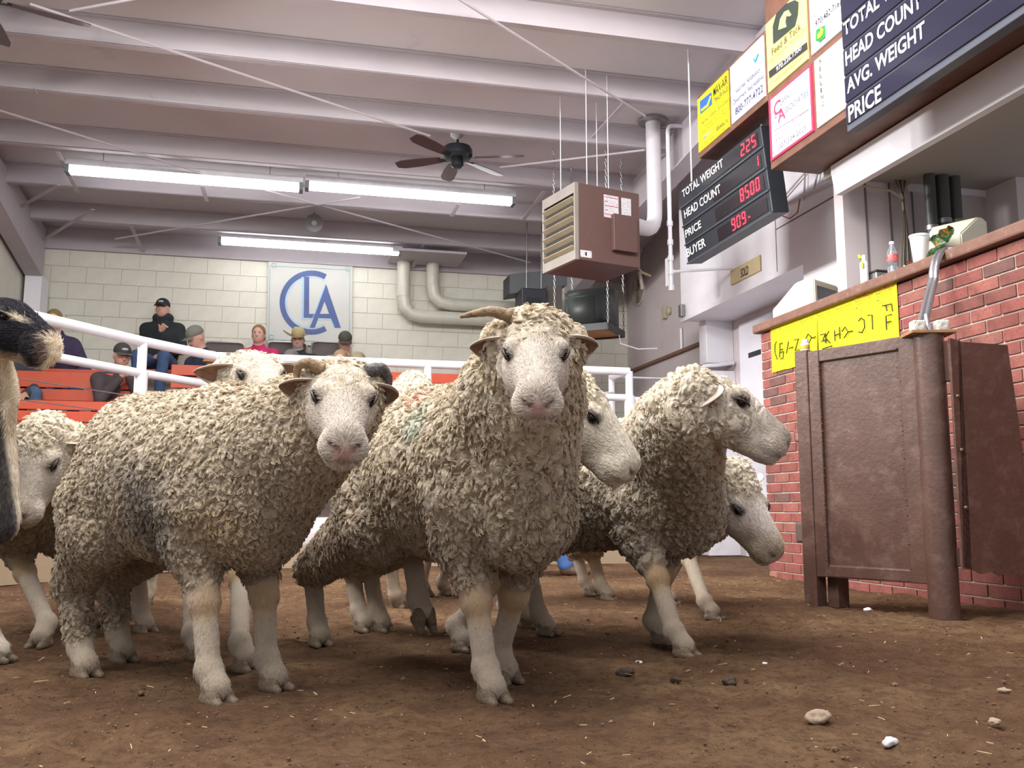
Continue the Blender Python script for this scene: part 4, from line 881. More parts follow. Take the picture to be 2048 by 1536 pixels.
for y_ in (793, 900, 1015): p = MlX @ onM(MlX, 1913+(y_-790)*.072, y_); bm = bmesh.new(); bmesh.ops.create_uvsphere(bm, u_segments=10, v_segments=6, radius=.009); o = link('bolt', me_from(bm, smooth=True), M_gate); o.location = p+Vector(-fh)*.012; W2(lf, o)
box('hinge', tuple(gB+Vector((.03, -.09, 1.02))), tuple(gB+Vector((.08, -.03, 1.2))), M_gate, lf, .004); box('hinge', tuple(gB+Vector((.03, -.09, .22))), tuple(gB+Vector((.09, -.03, .30))), M_gate, lf, .004)
# board with two glass blocks on the post
pb_ = gB+Vector((0, 0, HG-.01)); bd_ = thing('plywood_slab', pb_, 'small plywood slab lying across the top of the round gate post', 'board')
Mb = Matrix.Translation(pb_) @ Matrix.Rotation(-YAW-.05, 4, 'Z'); mbx('slab', Mb, (-.095, -.07, 0), (.10, .08, .014), mat('ply_edge', '#9a7350', .7, var=.2, scale=20), bd_, .002)
for x, lb in ((-.072, 'left whitish glass block on the plywood slab'), (.03, 'right whitish glass block on the plywood slab')):
    g_ = thing('glass_block', Mb @ Vector((x, 0, .014)), lb, 'glass block', 'glass blocks on the gate post'); mbx('block', Mb, (x, -.03, .0145), (x+.058, .03, .066), mat('frosted_glass', '#c3c2bd', .3, var=.1, scale=40, bump=.3, bscale=80), g_, .006)
    lathe('lens', [(.022, 0), (.020, .003), (.010, .004), (.008, .002)], mat('frosted_glass', '#c3c2bd', .3), g_, 18, Mb @ Matrix.Translation((x+.029, -.031, .04)) @ Matrix.Rotation(pi/2, 4, 'X'))
tube('conduit', [Mb @ Vector((.005, .0, .0145)), Mb @ Vector((.01, .03, .10))], .012, mat('alu', '#b3b2b8', .28, metal=.8), cd_, 12)
pc = Mg @ Vector((-.037, 0, HG+.011)); t = thing('medicine_bottle', pc, 'little white bottle with yellow label on the left gate post', 'bottle'); lathe('bottle', [(.022, 0), (.023, .003), (.023, .035), (.014, .045)], M_pipe, t, 16, Matrix.Translation(pc)); lathe('cap', [(.018, .044), (.018, .058), (.012, .06)], M_pipe, t, 14, Matrix.Translation(pc)); lathe('bottle_label', [(.0235, .008), (.0238, .009), (.0238, .028), (.0235, .029)], mat('label_yellow', '#c9a534', .5), t, 16, Matrix.Translation(pc))

# ------------------------------------------------------------------ litter on the floor
rn = random.Random(11)
stf = bmesh.new()
for k in range(2200):
    x, y = rn.uniform(-1.8, 3.2), .85+4.6*rn.random()**1.4; r = rn.uniform(.0015, .005)*(1 if rn.random() < .95 else 2.2)
    bmesh.ops.create_icosphere(stf, subdivisions=1, radius=r, matrix=Matrix.Translation((x, y, .004)) @ Matrix.Rotation(rn.uniform(0, 3), 4, 'Z') @ Matrix.Diagonal((1, rn.uniform(.6, 1.3), .7, 1)))
o = link('dirt_clods', me_from(stf), mat('clod', '#6b4f3b', .95, var=.4, scale=30)); tag(o, 'scattered small clods and droppings on the arena dirt', 'dirt', kind='stuff')
stf = bmesh.new()
for k in range(700):
    x, y = rn.uniform(-1.8, 3.2), .85+5.5*rn.random()**1.3; a = rn.uniform(0, pi); L_ = rn.uniform(.005, .018)*(1 if rn.random() < .88 else 2.4); w_ = rn.uniform(.0005, .0015)
    d = Vector((cos(a), sin(a), rn.uniform(-.1, .25)))*L_; s2 = Vector((-sin(a), cos(a), 0))*w_; c0 = Vector((x, y, .010))
    pprism(stf, [c0-s2, c0+s2, c0+d+s2, c0+d-s2], (0, 0, .0012))
o = link('straw_bits', me_from(stf), mat('straw', '#c9b184', .9, var=.25, scale=60)); tag(o, 'scattered straw bits and wood shavings on the arena dirt', 'straw', kind='stuff')
def stone(x, y, r, c, label, name='stone', cat='stone', fl2=.7):
    p = Vector(oz(x, y, .0)); bm = bmesh.new(); bmesh.ops.create_icosphere(bm, subdivisions=3, radius=r)
    for v_ in bm.verts: v_.co *= 1+.5*mn.noise(v_.co/r*1.1+p*7)+.2*mn.noise(v_.co/r*3.3+p*3); v_.co.z *= fl2; v_.co.x *= 1.25
    o = link(name, me_from(bm, smooth=True), c); o.location = p+Vector((0, 0, r*fl2*.45)); tag(o, label, cat)
cl = mat('stone_grey', '#a08c78', .9, var=.2, scale=40, bump=.4); dk = mat('dung', '#4b3c30', .8, var=.3, scale=60, bump=.5, bscale=200); wh = mat('shaving', '#dcd7d6', .8)
stone(1638, 1440, .022, cl, 'largest pale stone on the dirt at the lower right'); stone(2008, 1386, .013, cl, 'small pale stone near the right edge of the dirt'); stone(1990, 1447, .011, cl, 'small grey stone at the lower right corner')
stone(1252, 1348, .020, dk, 'dark clod left of centre on the open dirt in front of the profile sheep', 'dung_clod', 'dung'); stone(1458, 1367, .017, dk, 'dark clod right of the profile sheep front hoof', 'dung_clod', 'dung'); stone(1352, 1362, .012, dk, 'smaller dark clod between two larger ones', 'dung_clod', 'dung')
stone(1779, 1490, .012, wh, 'white crumpled scrap of paper on the dirt at lower right', 'paper_scrap', 'paper', .9); stone(1278, 1325, .008, wh, 'white shaving beside the profile sheep hoof', 'wood_shaving', 'shaving', .5); stone(1530, 1328, .008, wh, 'white shaving right of the profile sheep on open dirt', 'wood_shaving', 'shaving', .5)
stone(1736, 1222, .016, wh, 'white scrap lying under the steel gate', 'paper_scrap', 'paper', .6)
# ------------------------------------------------------------------ people on the benches
sM = N('skin'); at_ = sM.n('ShaderNodeAttribute', attribute_name='col'); sM.set(sM.b.inputs['Base Color'], at_.outputs['Color']); sM.b.inputs['Roughness'].default_value = .55
M_skin = sM.m
def person(label, hc, yaw, pitch=0, lean=.10, top='#2a2c30', legs='#3d5878', cap=None, hair=None, hands=None, skin=(.58, .33, .25), side=0., sc1=1., legyaw=None, shirt=None, group=None, beard=None, hyaw=None, jacket_m=None, crouch=False, bulk=1., hood=False, low=True, knees=None):
    """hc: world point of the head centre; yaw: facing (0 = the camera, + = picture right); hands: local targets (forward, left, up from the seat)"""
    f = camdir(yaw); l = np.array([-f[1], f[0], 0.]); k = sc1
    hf = camdir(hyaw if hyaw is not None else yaw); hl = np.array([-hf[1], hf[0], 0.])
    seat = np.array(hc)-f*(lean+.03)*k-l*side-ZV*.745*k; org = np.array([seat[0], seat[1], seat[2]])
    def P(a, b, c): return (f*a+l*b+ZV*c)*k
    t = thing('person', org, label, 'person', group)
    H0 = P(lean+.03, 0, .745)+l*side; pr = radians(pitch); hu = hf*cos(pr)-ZV*sin(pr); hw = ZV*cos(pr)+hf*sin(pr); HR_ = np.stack([hu, hl, hw])
    def H(a, b, c): return H0+(hu*a+hl*b+hw*c)*k
    nk = P(lean*.8, 0, .60)+l*side*.8; ch = P(lean*.55, 0, .42)+l*side*.5; pv = P(0, 0, .12)
    hands = hands or ((.38, .12, .14), (.38, -.12, .14))
    sk = [(E_(H(0, 0, .015), (.092*k, .074*k, .105*k), HR_), .02, 1), (E_(H(.025, 0, -.055), (.062*k, .055*k, .055*k), HR_), .03, 1), (C_(H(.088, 0, .005), H(.102, 0, -.022), .009*k, .013*k), .012, 1),
          (E_(H(-.005, .076, -.01), (.016*k, .009*k, .028*k), HR_), .006, 1), (E_(H(-.005, -.076, -.01), (.016*k, .009*k, .028*k), HR_), .006, 1),
          (E_(H(.088, .030, .018), (.012*k, .016*k, .009*k), HR_), .008, -1), (E_(H(.088, -.030, .018), (.012*k, .016*k, .009*k), HR_), .008, -1), (C_(H(.082, .02, -.052), H(.082, -.02, -.052), .005*k, .005*k), .006, 1),
          (C_(H(-.01, 0, -.05), nk, .055*k, .058*k), .02, 1), (C_(nk, ch, .06*k, .12*k), .05, 1), (C_(ch, pv, .12*k, .12*k), .05, 1)]
    jk = [(E_(ch, (.135*k*bulk, .19*k*bulk, .20*k), np.stack([f, l, ZV])), .05, 1), (E_(P(.02, 0, .2)+l*side*.2, (.14*k*bulk, .175*k*bulk, .18*k), np.stack([f, l, ZV])), .06, 1), (C_(nk-ZV*.03*k, nk+ZV*.012*k, .078*k, .074*k), .03, 1)]
    if hood: jk.append((E_(H(-.045, 0, -.10), (.10*k, .125*k, .07*k), HR_), .03, 1))
    for i, s_ in enumerate((1, -1)):
        sh = P(lean*.75, s_*.175*bulk, .53)+l*side*.8; hd = P(*hands[i])
        d = hd-sh; L_ = np.linalg.norm(d); ua = .29*k; h_ = sqrt(max(.0004, ua*ua-(L_/2)**2)) if L_ < 2*ua else 0; dn = nrm(-ZV*.9+l*s_*.55-f*.25); dn = nrm(dn-nrm(d)*(dn@nrm(d))); el = (sh+hd)/2+dn*h_
        jk += [(C_(sh-ZV*.02*k, el, .064*k*bulk, .056*k), .09, 1), (C_(el, el*.12+hd*.88, .056*k, .042*k), .02, 1)]
        sk += [(C_(sh, el, .04*k, .036*k), .02, 1), (C_(el, hd, .036*k, .024*k), .01, 1)]
        fd = nrm(hd-el); up_ = nrm(np.cross(fd, l)+ZV*.2); sd_ = nrm(np.cross(fd, up_)); pc_ = hd+fd*.035*k
        sk.append((E_(pc_, (.046*k, .040*k, .018*k), np.stack([fd, sd_, up_])), .01, 1))
        for q in range(4):
            o_ = sd_*(q-1.5)*.021*k; b0 = pc_+fd*.035*k+o_; b1 = b0+(fd*.030-up_*.008*s_*0-ZV*.010)*k; b2 = b1+(fd*.010-ZV*.024)*k*(1-.12*abs(q-1.3))
            sk += [(C_(b0, b1, .0105*k, .0095*k), .004, 1), (C_(b1, b2, .0095*k, .008*k), .004, 1)]
        sk += [(C_(pc_-sd_*.03*k*s_-fd*.01, pc_-sd_*.058*k*s_+fd*.02*k, .012*k, .009*k), .006, 1)]
    V, Q = solid(sk, .0085 if low else .007, 1)
    c = np.tile(np.array(skin, float), (len(V), 1)); Hl = (V-H0)@HR_.T/k
    for s_ in (1, -1):
        m_ = (1-sstep(np.sqrt((((Hl-np.array([.083, s_*.030, .018]))/np.array([2, 1.25, .8]))**2).sum(1)), .007, .015))[:, None]; c = c*(1-m_*.85)+np.array([.05, .035, .03])*m_*.85
    m_ = (1-sstep(np.sqrt((((Hl-np.array([.085, 0, -.053]))/np.array([2, 3, .8]))**2).sum(1)), .006, .011))[:, None]; c = c*(1-m_*.6)+np.array([.33, .12, .10])*m_*.6
    if beard is not None:
        m_ = (sstep(-Hl[:, 2], .035, .06)*sstep(Hl[:, 0], -.01, .03)*(Hl[:, 2] > -.13))[:, None]*.8; c = c*(1-m_)+np.array(beard)*m_
    link('body', mesh_vq('body', V, Q, {'col': c}), M_skin, t)
    if jacket_m is None: jacket_m = mat('cloth_'+top.strip('#'), top, .85, var=.18, scale=14, bump=.5, bscale=30)
    V, Q = solid(jk, .0115, 1); link('jacket', mesh_vq('jacket', V, Q), jacket_m, t)
    if shirt: V, Q = solid([(E_(P(lean*.6+.075*bulk, 0, .42)+l*side*.5, (.075*k, .055*k, .16*k), np.stack([f, l, ZV])), .02, 1)], .0115); link('shirt_front', mesh_vq('shirt', V, Q), mat('cloth_'+shirt.strip('#'), shirt, .8, var=.08), t)
    lf_ = camdir(legyaw) if legyaw is not None else f; ll_ = np.array([-lf_[1], lf_[0], 0.])
    def PL_(a, b, c_): return (lf_*a+ll_*b+ZV*c_)*k
    jn = []; bt = []
    for s_ in (1, -1):
        kz = .12 if not crouch else .34; kn = PL_(.43, s_*(.15 if not crouch else .13), kz); an = PL_(.44 if not crouch else .22+.20*(s_ > 0), s_*.12, kz-.40 if not crouch else -.02)
        if knees: kn = P(*knees[0 if s_ > 0 else 1][0]); an = P(*knees[0 if s_ > 0 else 1][1])
        jn += [(C_(PL_(.0, s_*.09, .09), kn, .098*k, .070*k), .03, 1), (C_(kn, an, .066*k, .058*k), .02, 1)]
        bt += [(C_(an+ZV*.03, an-ZV*.03*k, .056*k, .045*k), .02, 1), (C_(an-ZV*.045*k, an-ZV*.052*k+lf_*.15*k, .040*k, .032*k), .02, 1), (E_(an-ZV*.14*k, (.4, .4, .06*k)), .002, -1)]
    V, Q = solid(jn, .012, 1); link('trousers', mesh_vq('trousers', V, Q), mat('denim_'+legs.strip('#'), legs, .85, var=.2, scale=10, bump=.4, bscale=40), t)
    for q in (bt[:3], bt[3:]): V, Q = solid(q, .012, 1); link('boot', mesh_vq('boot', V, Q), mat('boot_leather', '#5d4334', .6, var=.2), t)
    if hair:
        hp = [(E_(H(-.012, 0, .035), (.094*k, .082*k, .098*k), HR_), .015, 1), (E_(H(-.04, 0, -.02), (.062*k, .078*k, .075*k), HR_), .02, 1), (E_(H(.085, 0, -.02), (.07*k, .065*k, .085*k), HR_), .012, -1)]
        V, Q = solid(hp, .008, 1); link('hair', mesh_vq('hair', V, Q), mat('hair_'+hair.strip('#'), hair, .9, var=.3, scale=60, bump=.5, bscale=200), t)
    if cap and cap[0] == 'cap':
        m_ = mat('cap_'+cap[1].strip('#'), cap[1], .8, var=.12, scale=30)
        V, Q = solid([(E_(H(-.008, 0, .050), (.100*k, .083*k, .085*k), HR_), .01, 1), (E_(H(0, 0, -.045), (.2*k, .2*k, .08*k), HR_), .004, -1)], .007, 1); co_ = link('cap', mesh_vq('cap', V, Q), m_, t)
        bm = bmesh.new(); top_, bot_ = [], []
        for i in range(11):
            a = -1.15+2.3*i/10; top_.append(H(.075+.0*abs(a), .074*sin(a)/sin(1.15), .042-.006*abs(a))); bot_.append(H(.082+.085*cos(a*1.15), .072*sin(a)/sin(1.15), .030-.016*abs(a)**1.5))
        pprism(bm, [*top_, *bot_[::-1]], hw*.004); o = link('brim', me_from(bm), mat('cap_'+cap[2].strip('#'), cap[2], .8, var=.1) if len(cap) > 2 else m_, co_)
        if len(cap) > 3: V, Q = solid([(E_(H(.074, 0, .075), (.022*k, .034*k, .015*k), HR_), .004, 1)], .005, 1); link('cap_badge', mesh_vq('badge', V, Q), mat('badge_grey', cap[3], .7), co_)
    if cap and cap[0] == 'hat':
        V, Q = solid([(E_(H(-.01, 0, .085), (.098*k, .080*k, .085*k), HR_), .02, 1), (C_(H(.09, 0, .19), H(-.10, 0, .19), .035*k, .035*k), .02, -1), (E_(H(0, 0, -.02), (.3*k, .3*k, .075*k), HR_), .004, -1)], .007, 1)
        HM = mat('felt_tan', cap[1], .85, var=.08); co_ = link('hat_crown', mesh_vq('crown', V, Q), HM, t)
        bm = bmesh.new(); g = []
        for i in range(28):
            a = 2*pi*i/28; row = []
            for j in range(5):
                r = j/4; x = (.085+.085*r)*cos(a); y = (.072+.105*r)*sin(a); z = .055+.062*(r*abs(sin(a)))**2.0-.018*r*cos(a)**2; row.append(bm.verts.new(H(x, y, z)))
            g.append(row)
        for i in range(28):
            for j in range(4): bm.faces.new((g[i][j], g[(i+1) % 28][j], g[(i+1) % 28][j+1], g[i][j+1]))
        bmesh.ops.solidify(bm, geom=bm.faces[:], thickness=.005); link('hat_brim', me_from(bm, smooth=True), HM, co_)
    return t
A_ = 'spectators on the orange benches'
PM = person('man in black coat and black cap sitting highest on the bench, hand on his chest', od(325, 618, 10.95), 4, 0, .04, '#23282b', '#41587f', ('cap', '#22262a', '#3a3a38', '#b9bdc0'), hands=((.30, .10, .16), (.17, .02, .46)), group=A_, hood=True, bulk=1.12)
person('man in dark brown jacket and grey cap leaning forward, hands clasped at his chin', od(244, 712, 9.1), 38, 14, .26, '#4a4145', '#3b5678', ('cap', '#3d3d3c', '#55534f', '#8d9298'), hands=((.46, .02, .54), (.46, -.04, .52)), group=A_, bulk=1.08)
person('person with blonde hair and purple jacket behind the goat', od(108, 642, 9.9), 20, 12, .2, '#3e3350', '#3f5f92', hair='#8a7448', group=A_, side=-.14, skin=(.6, .37, .3))
person('person in jeans and brown boots, upper body hidden behind the black goat', od(28, 668, 8.9), 30, 5, .12, '#3a3c44', '#4a5f7e', hair='#4a3a2c', group=A_, knees=((( .30, .20, .16), (.36, .28, -.28)), ((.34, -.16, .12), (.50, -.12, -.30))))
person('man in navy jacket and grey-green cap bending his head down to the left', od(392, 676, 9.5), -38, 30, .22, '#27344a', '#2c3a56', ('cap', '#73746a', '#6b6c62'), hands=((.42, .06, .18), (.42, -.06, .2)), group=A_, bulk=1.1)
person('child in a tan cap half hidden behind the railing and the woolly face', od(424, 722, 9.3), -10, 20, .1, '#5a4630', '#3b5678', ('cap', '#a88b52', '#a88b52'), group=A_, sc1=.78)
person('woman with short brown hair in a magenta top, looking at the camera', od(517, 670, 11.1), 4, 0, .05, '#c22a63', '#39404e', hair='#8a6b45', group=A_, skin=(.66, .38, .31), bulk=1.1)
person('man in tan cowboy hat and black jacket in front of the monogram', od(596, 680, 11.1), 8, 14, .08, '#24262a', '#39425a', ('hat', '#b5a67c'), group=A_, beard=(.45, .42, .40), bulk=1.12)
person('old man in grey cap and light blue shirt, seated below the cowboy hat', od(582, 724, 9.5), 6, 4, .1, '#6b6c70', '#39425a', ('cap', '#6c6468', '#6c6468'), group=A_, shirt='#8fb4dc')
person('man in olive cap and khaki shirt with his hand at his chin, looking down', od(690, 684, 11.1), 14, 26, .12, '#a39b80', '#4c4a40', ('cap', '#4c4a40', '#44423a'), hands=((.26, .02, .52), (.34, -.12, .16)), group=A_, bulk=1.1)
person('bald man seen head only over the railing', od(681, 724, 9.6), 4, 10, .1, '#77735f', '#3b4560', hair='#9c8468', group=A_, skin=(.66, .40, .33))
person('person in a khaki cap beside the bald man, seen over the railing', od(716, 728, 9.55), 12, 18, .1, '#6d6a58', '#3b4560', ('cap', '#8d8468', '#3b3c3e'), group=A_, sc1=.95)
pz = oz(1045, 1150, 0)
cr = od(1030, 880, 6.75); person('crouching person in jeans and tan boots hidden behind the sheep, boots pointing right', (cr[0], cr[1], .20+.745+.0), 72, 10, .16, '#4c5a6a', '#4a70ac', hair='#4a3a2c', crouch=True, knees=(((.42, .16, .30), (.52, .16, -.125)), ((.40, -.16, .28), (.16, -.16, -.125))))
z_ = PM.location.z; x_, y_ = PM.location.x, PM.location.y
bq = thing('bleacher_bench', (x_, y_, 1.42), 'narrow high bench under the man in the black coat', 'bench')
box('seat_plank', (x_-.35, y_-.22, z_-.045), (x_+.35, y_+.2, z_-.005), M_orange, bq, .004)
for sx in (-.3, .26): box('leg', (x_+sx, y_-.18, 1.42), (x_+sx+.04, y_+.16, z_-.045), M_orange, bq)
# stacking chairs along the block wall
CHM = mat('chair_brown', '#4a3f3b', .5, var=.1); CF = mat('chair_frame', '#b8b3ad', .35, metal=.6)
for x_, lb in ((448, 'dark chair back behind the man in the navy jacket'), (574, 'brown chair back between the magenta top and the cowboy hat'), (662, 'brown chair back right of the cowboy hat')):
    p = od(x_, 705, 11.45); zt = od(x_, 684, 11.45)[2]; t = thing('stacking_chair', (p[0], p[1], 1.42), lb, 'chair', 'brown chairs by the block wall')
    x0, y0 = p[0], p[1]; w_ = .24
    pts = [(x0-w_, y0, zt-.30), (x0-w_, y0+.02, zt-.06)]+arc((x0-w_, y0+.03, zt), (x0-w_, y0+.02, zt-.06), (x0-w_+.07, y0+.03, zt), 3)[1:]+[(x0+w_-.07, y0+.03, zt)]+arc((x0+w_, y0+.03, zt), (x0+w_-.07, y0+.03, zt), (x0+w_, y0+.02, zt-.06), 3)[1:]+[(x0+w_, y0, zt-.30)]
    prism('backrest', [(q[0], q[1], q[2]) for q in pts], (0, .03, 0), CHM, t); tube('frame', [Vector(q)+Vector((0, -.01, 0)) for q in pts], .012, CF, t, 8)
    box('seat', (x0-.22, y0-.42, zt-.44), (x0+.22, y0, zt-.40), CHM, t, .01)
    for sx in (-.22, .22):
        tube('leg', [(x0+sx, y0-.4, zt-.42), (x0+sx, y0-.44, 1.425)], .011, CF, t, 8); tube('leg', [(x0+sx, y0, zt-.30), (x0+sx, y0+.04, 1.425)], .011, CF, t, 8)
# ------------------------------------------------------------------ wool fibres and short hair
def strand_mat(name, rough=.9):
    s = N(name); a = s.n('ShaderNodeAttribute', attribute_name='col'); s.set(s.b.inputs['Base Color'], a.outputs['Color'])
    s.b.inputs['Roughness'].default_value = rough; s.b.inputs['Specular IOR Level'].default_value = .12; s.b.inputs['Sheen Weight'].default_value = .1
    return s.m
M_fib = strand_mat('wool_fibre')
def surf_samples(V, Q, w, n, rng):
    a = V[Q[:, 0]]; b = V[Q[:, 1]]; c = V[Q[:, 2]]; d = V[Q[:, 3]]; cr = np.cross(c-a, d-b); ar = np.linalg.norm(cr, axis=1)/2
    p = ar*w[Q].mean(1); p = p/p.sum(); f = rng.choice(len(Q), n, p=p); u, v = rng.rand(n, 1), rng.rand(n, 1)
    P = (a[f]*(1-u)+b[f]*u)*(1-v)+(d[f]*(1-u)+c[f]*u)*v; nn = cr[f]/np.maximum(np.linalg.norm(cr[f], axis=1, keepdims=True), 1e-9)
    return P, nn, Q[f, 0]
def make_strands(name, pts, rad, col, root, mat_=None):
    n, k = pts.shape[:2]; hc = bpy.data.hair_curves.new(name); hc.add_curves([k]*n)
    hc.position_data.foreach_set('vector', pts.astype(np.float32).ravel())
    r = hc.attributes.get('radius') or hc.attributes.new('radius', 'FLOAT', 'POINT'); r.data.foreach_set('value', rad.astype(np.float32).ravel())
    c = hc.attributes.new('col', 'FLOAT_COLOR', 'CURVE'); c.data.foreach_set('color', np.concatenate([np.clip(col, 0, 1), np.ones((n, 1))], 1).astype(np.float32).ravel())
    hc.materials.append(mat_ or M_fib); o = bpy.data.objects.new(name, hc); COL.objects.link(o); o.parent = root; o['kind'] = 'stuff'; return o
def unit(a): return a/np.maximum(np.linalg.norm(a, axis=-1, keepdims=True), 1e-9)
def wool_strands(root, V, Q, wool, col, nlock, per, L_=.024, rl=.0075, rad=.0006, seed=0, k=6, lift=.45, curl=.8, flow=None):
    rng = np.random.RandomState(seed+100); P, Nn, vi = surf_samples(V, Q, (wool > .56)*1., nlock, rng)
    down = np.array([0, 0, -1.])+(flow if flow is not None else 0); t = unit(down-Nn*(Nn@down)[:, None]); bt = np.cross(Nn, t)
    th = rng.normal(0, .75, (nlock, 1)); tt = t*np.cos(th)+bt*np.sin(th); bb = np.cross(Nn, tt)
    LL = L_*rng.uniform(.6, 1.25, (nlock, 1))*(.55+.45*sstep(wool[vi], .6, .95))[:, None]; cs = rng.choice([-1, 1], (nlock, 1))*rng.uniform(.4, 1., (nlock, 1))*curl
    s = np.linspace(0, 1, k)[None, :, None]
    # one lock: rises from the skin, bends over and curls at its tip
    ang = .25+1.5*s; axis = Nn[:, None]*np.sin(1.15-1.0*s)*1.0+tt[:, None]*np.cos(1.15-1.0*s)*lift*2
    step = unit(axis+bb[:, None]*np.sin(s*3.0*cs[:, None]+0)*.9)*(LL[:, None]/(k-1)); cen = np.cumsum(step, 1)-step
    cen = P[:, None]+cen-Nn[:, None]*.004
    # strands round the lock
    ph = rng.uniform(0, 2*pi, (nlock, per, 1)); rr = rl*np.sqrt(rng.rand(nlock, per, 1))*rng.uniform(.7, 1.2, (nlock, 1, 1))
    o1 = tt[:, None]*np.cos(ph)*.8+bb[:, None]*np.sin(ph); wv = rng.uniform(0, 2*pi, (nlock, per, 1, 1))
    prof = (1-.62*s**1.5)[:, None]            # narrows to the tip
    pts = cen[:, None]+o1[:, :, None]*rr[:, :, None]*prof+(bb[:, None, None]*np.sin(s[:, None]*11+wv)+Nn[:, None, None]*np.cos(s[:, None]*11+wv))*.0011
    pts = pts.reshape(-1, k, 3); R_ = np.tile(rad*np.array([1.1, 1.1, 1.05, 1., .85, .45])[:k], (len(pts), 1))
    c = col[vi][:, None]*rng.normal(1, .10, (nlock, 1, 1))*rng.normal(1.02, .10, (nlock, per, 1)); c = c.reshape(-1, 3)
    return make_strands('wool_locks', pts, R_, c, root)
def short_hair(root, V, Q, w, col, n, flowfn, L_=.008, rad=.00035, seed=0, name='short_hair', mat_=None, k=4, lift=.22, var=.12):
    rng = np.random.RandomState(seed+200); P, Nn, vi = surf_samples(V, Q, w, n, rng)
    fl = flowfn(P); t = unit(fl-Nn*(fl*Nn).sum(1, keepdims=True)); bt = np.cross(Nn, t); th = rng.normal(0, .30, (n, 1)); t = t*np.cos(th)+bt*np.sin(th)
    s = np.linspace(0, 1, k)[None, :, None]; LL = (L_*rng.uniform(.6, 1.3, (n, 1)))[:, None]
    pts = P[:, None]-Nn[:, None]*.001+t[:, None]*s*LL+Nn[:, None]*(lift*LL*(s*1.6-s*s*.9))
    R_ = np.tile(rad*np.linspace(1.1, .4, k), (n, 1)); c = col[vi]*rng.normal(1.03, var, (n, 1))
    return make_strands(name, pts, R_, c, root, mat_)
# ------------------------------------------------------------------ animals
def fleece_mat(name, disp=.012, cell=58., stretch=.62, fine=.5, crk=.5, cracka=.45):
    s = N(name); v = s.obj()
    at = s.n('ShaderNodeAttribute', attribute_name='col'); wl = s.n('ShaderNodeAttribute', attribute_name='wool').outputs['Fac']
    # locks: cells stretched down the body, their edges pushed about by noise
    nx = s.n('ShaderNodeTexNoise'); s.t.links.new(v, nx.inputs['Vector']); nx.inputs['Scale'].default_value = 14; nx.inputs['Detail'].default_value = 3
    vm = s.n('ShaderNodeVectorMath', operation='MULTIPLY_ADD'); s.t.links.new(nx.outputs['Color'], vm.inputs[0])
    vm.inputs[1].default_value = (.055, .055, .055); s.t.links.new(v, vm.inputs[2])
    mp = s.n('ShaderNodeMapping'); s.t.links.new(vm.outputs[0], mp.inputs[0]); mp.inputs['Scale'].default_value = (1, 1, stretch)
    vo = s.n('ShaderNodeTexVoronoi'); vo.feature = 'SMOOTH_F1'; s.t.links.new(mp.outputs[0], vo.inputs['Vector'])
    vo.inputs['Scale'].default_value = cell; vo.inputs['Smoothness'].default_value = .55; vo.inputs['Randomness'].default_value = 1
    v2 = s.n('ShaderNodeTexVoronoi'); v2.feature = 'DISTANCE_TO_EDGE'; s.t.links.new(mp.outputs[0], v2.inputs['Vector']); v2.inputs['Scale'].default_value = cell*crk
    crack = s.math('SMOOTH_MIN', s.math('MULTIPLY', v2.outputs['Distance'], 4.), 1., .5)
    big = s.noise(v, 9, 3)
    fn = s.noise(mp.outputs[0], 230, 5, .7)
    h = s.math('SUBTRACT', 1, vo.outputs['Distance'])
    h = s.math('POWER', s.math('MAXIMUM', h, 0), 1.3)
    h = s.math('ADD', s.math('MULTIPLY', h, .75), s.math('MULTIPLY', crack, cracka))
    h = s.math('ADD', h, s.math('MULTIPLY', big, .9))
    h = s.math('ADD', h, s.math('MULTIPLY', fn, .13*fine))
    hw = s.math('MULTIPLY', s.math('SUBTRACT', h, .95), wl)
    sk = s.math('MULTIPLY', s.noise(s.obj((1, 1, .30)), 330, 4, .75), s.math('MULTIPLY', s.math('SUBTRACT', 1, wl), .20))
    hh = s.math('ADD', hw, sk)
    dn = s.n('ShaderNodeDisplacement'); s.t.links.new(hh, dn.inputs['Height']); dn.inputs['Midlevel'].default_value = .0; dn.inputs['Scale'].default_value = disp*1.25
    s.t.links.new(dn.outputs[0], s.out.inputs['Displacement']); s.m.displacement_method = 'BOTH'
    # colour: fleece colour from the mesh, yolk patches, greyer lock tips
    pt = s.noise(v, 7, 4, .6); c = s.mix(s.math('MULTIPLY', s.ramp(pt, [(.40, (0, 0, 0, 1)), (.68, (1, 1, 1, 1))]), s.math('MULTIPLY', wl, .40)), at.outputs['Color'], (.40, .31, .19, 1))
    gr = s.noise(v, 120, 4, .7); c = s.mix(s.math('MULTIPLY', s.ramp(gr, [(.45, (0, 0, 0, 1)), (.75, (1, 1, 1, 1))]), s.math('MULTIPLY', wl, .30)), c, (.16, .125, .09, 1))
    lt = s.noise(v, 60, 3, .6); c = s.mix(s.math('MULTIPLY', s.ramp(lt, [(.5, (0, 0, 0, 1)), (.72, (1, 1, 1, 1))]), s.math('MULTIPLY', wl, .25)), c, (.86, .80, .68, 1))
    fz = s.noise(s.obj((1, 1, .4)), 90, 5, .75); c = s.mix(s.math('MULTIPLY', s.ramp(fz, [(.42, (0, 0, 0, 1)), (.7, (1, 1, 1, 1))]), s.math('MULTIPLY', s.math('SUBTRACT', 1, wl), .30)), c, s.mix(.5, c, (.22, .17, .13, 1)))
    s.set(s.b.inputs['Base Color'], c); s.b.inputs['Roughness'].default_value = .95; s.b.inputs['Specular IOR Level'].default_value = .15
    s.b.inputs['Sheen Weight'].default_value = .25; s.b.inputs['Sheen Roughness'].default_value = .6
    return s.m
M_wool = fleece_mat('fleece', .012, 70, .70, .6, .55, .45)
M_wool2 = fleece_mat('fleece_cracked', .013, 84, .42, .5, .36, .85)
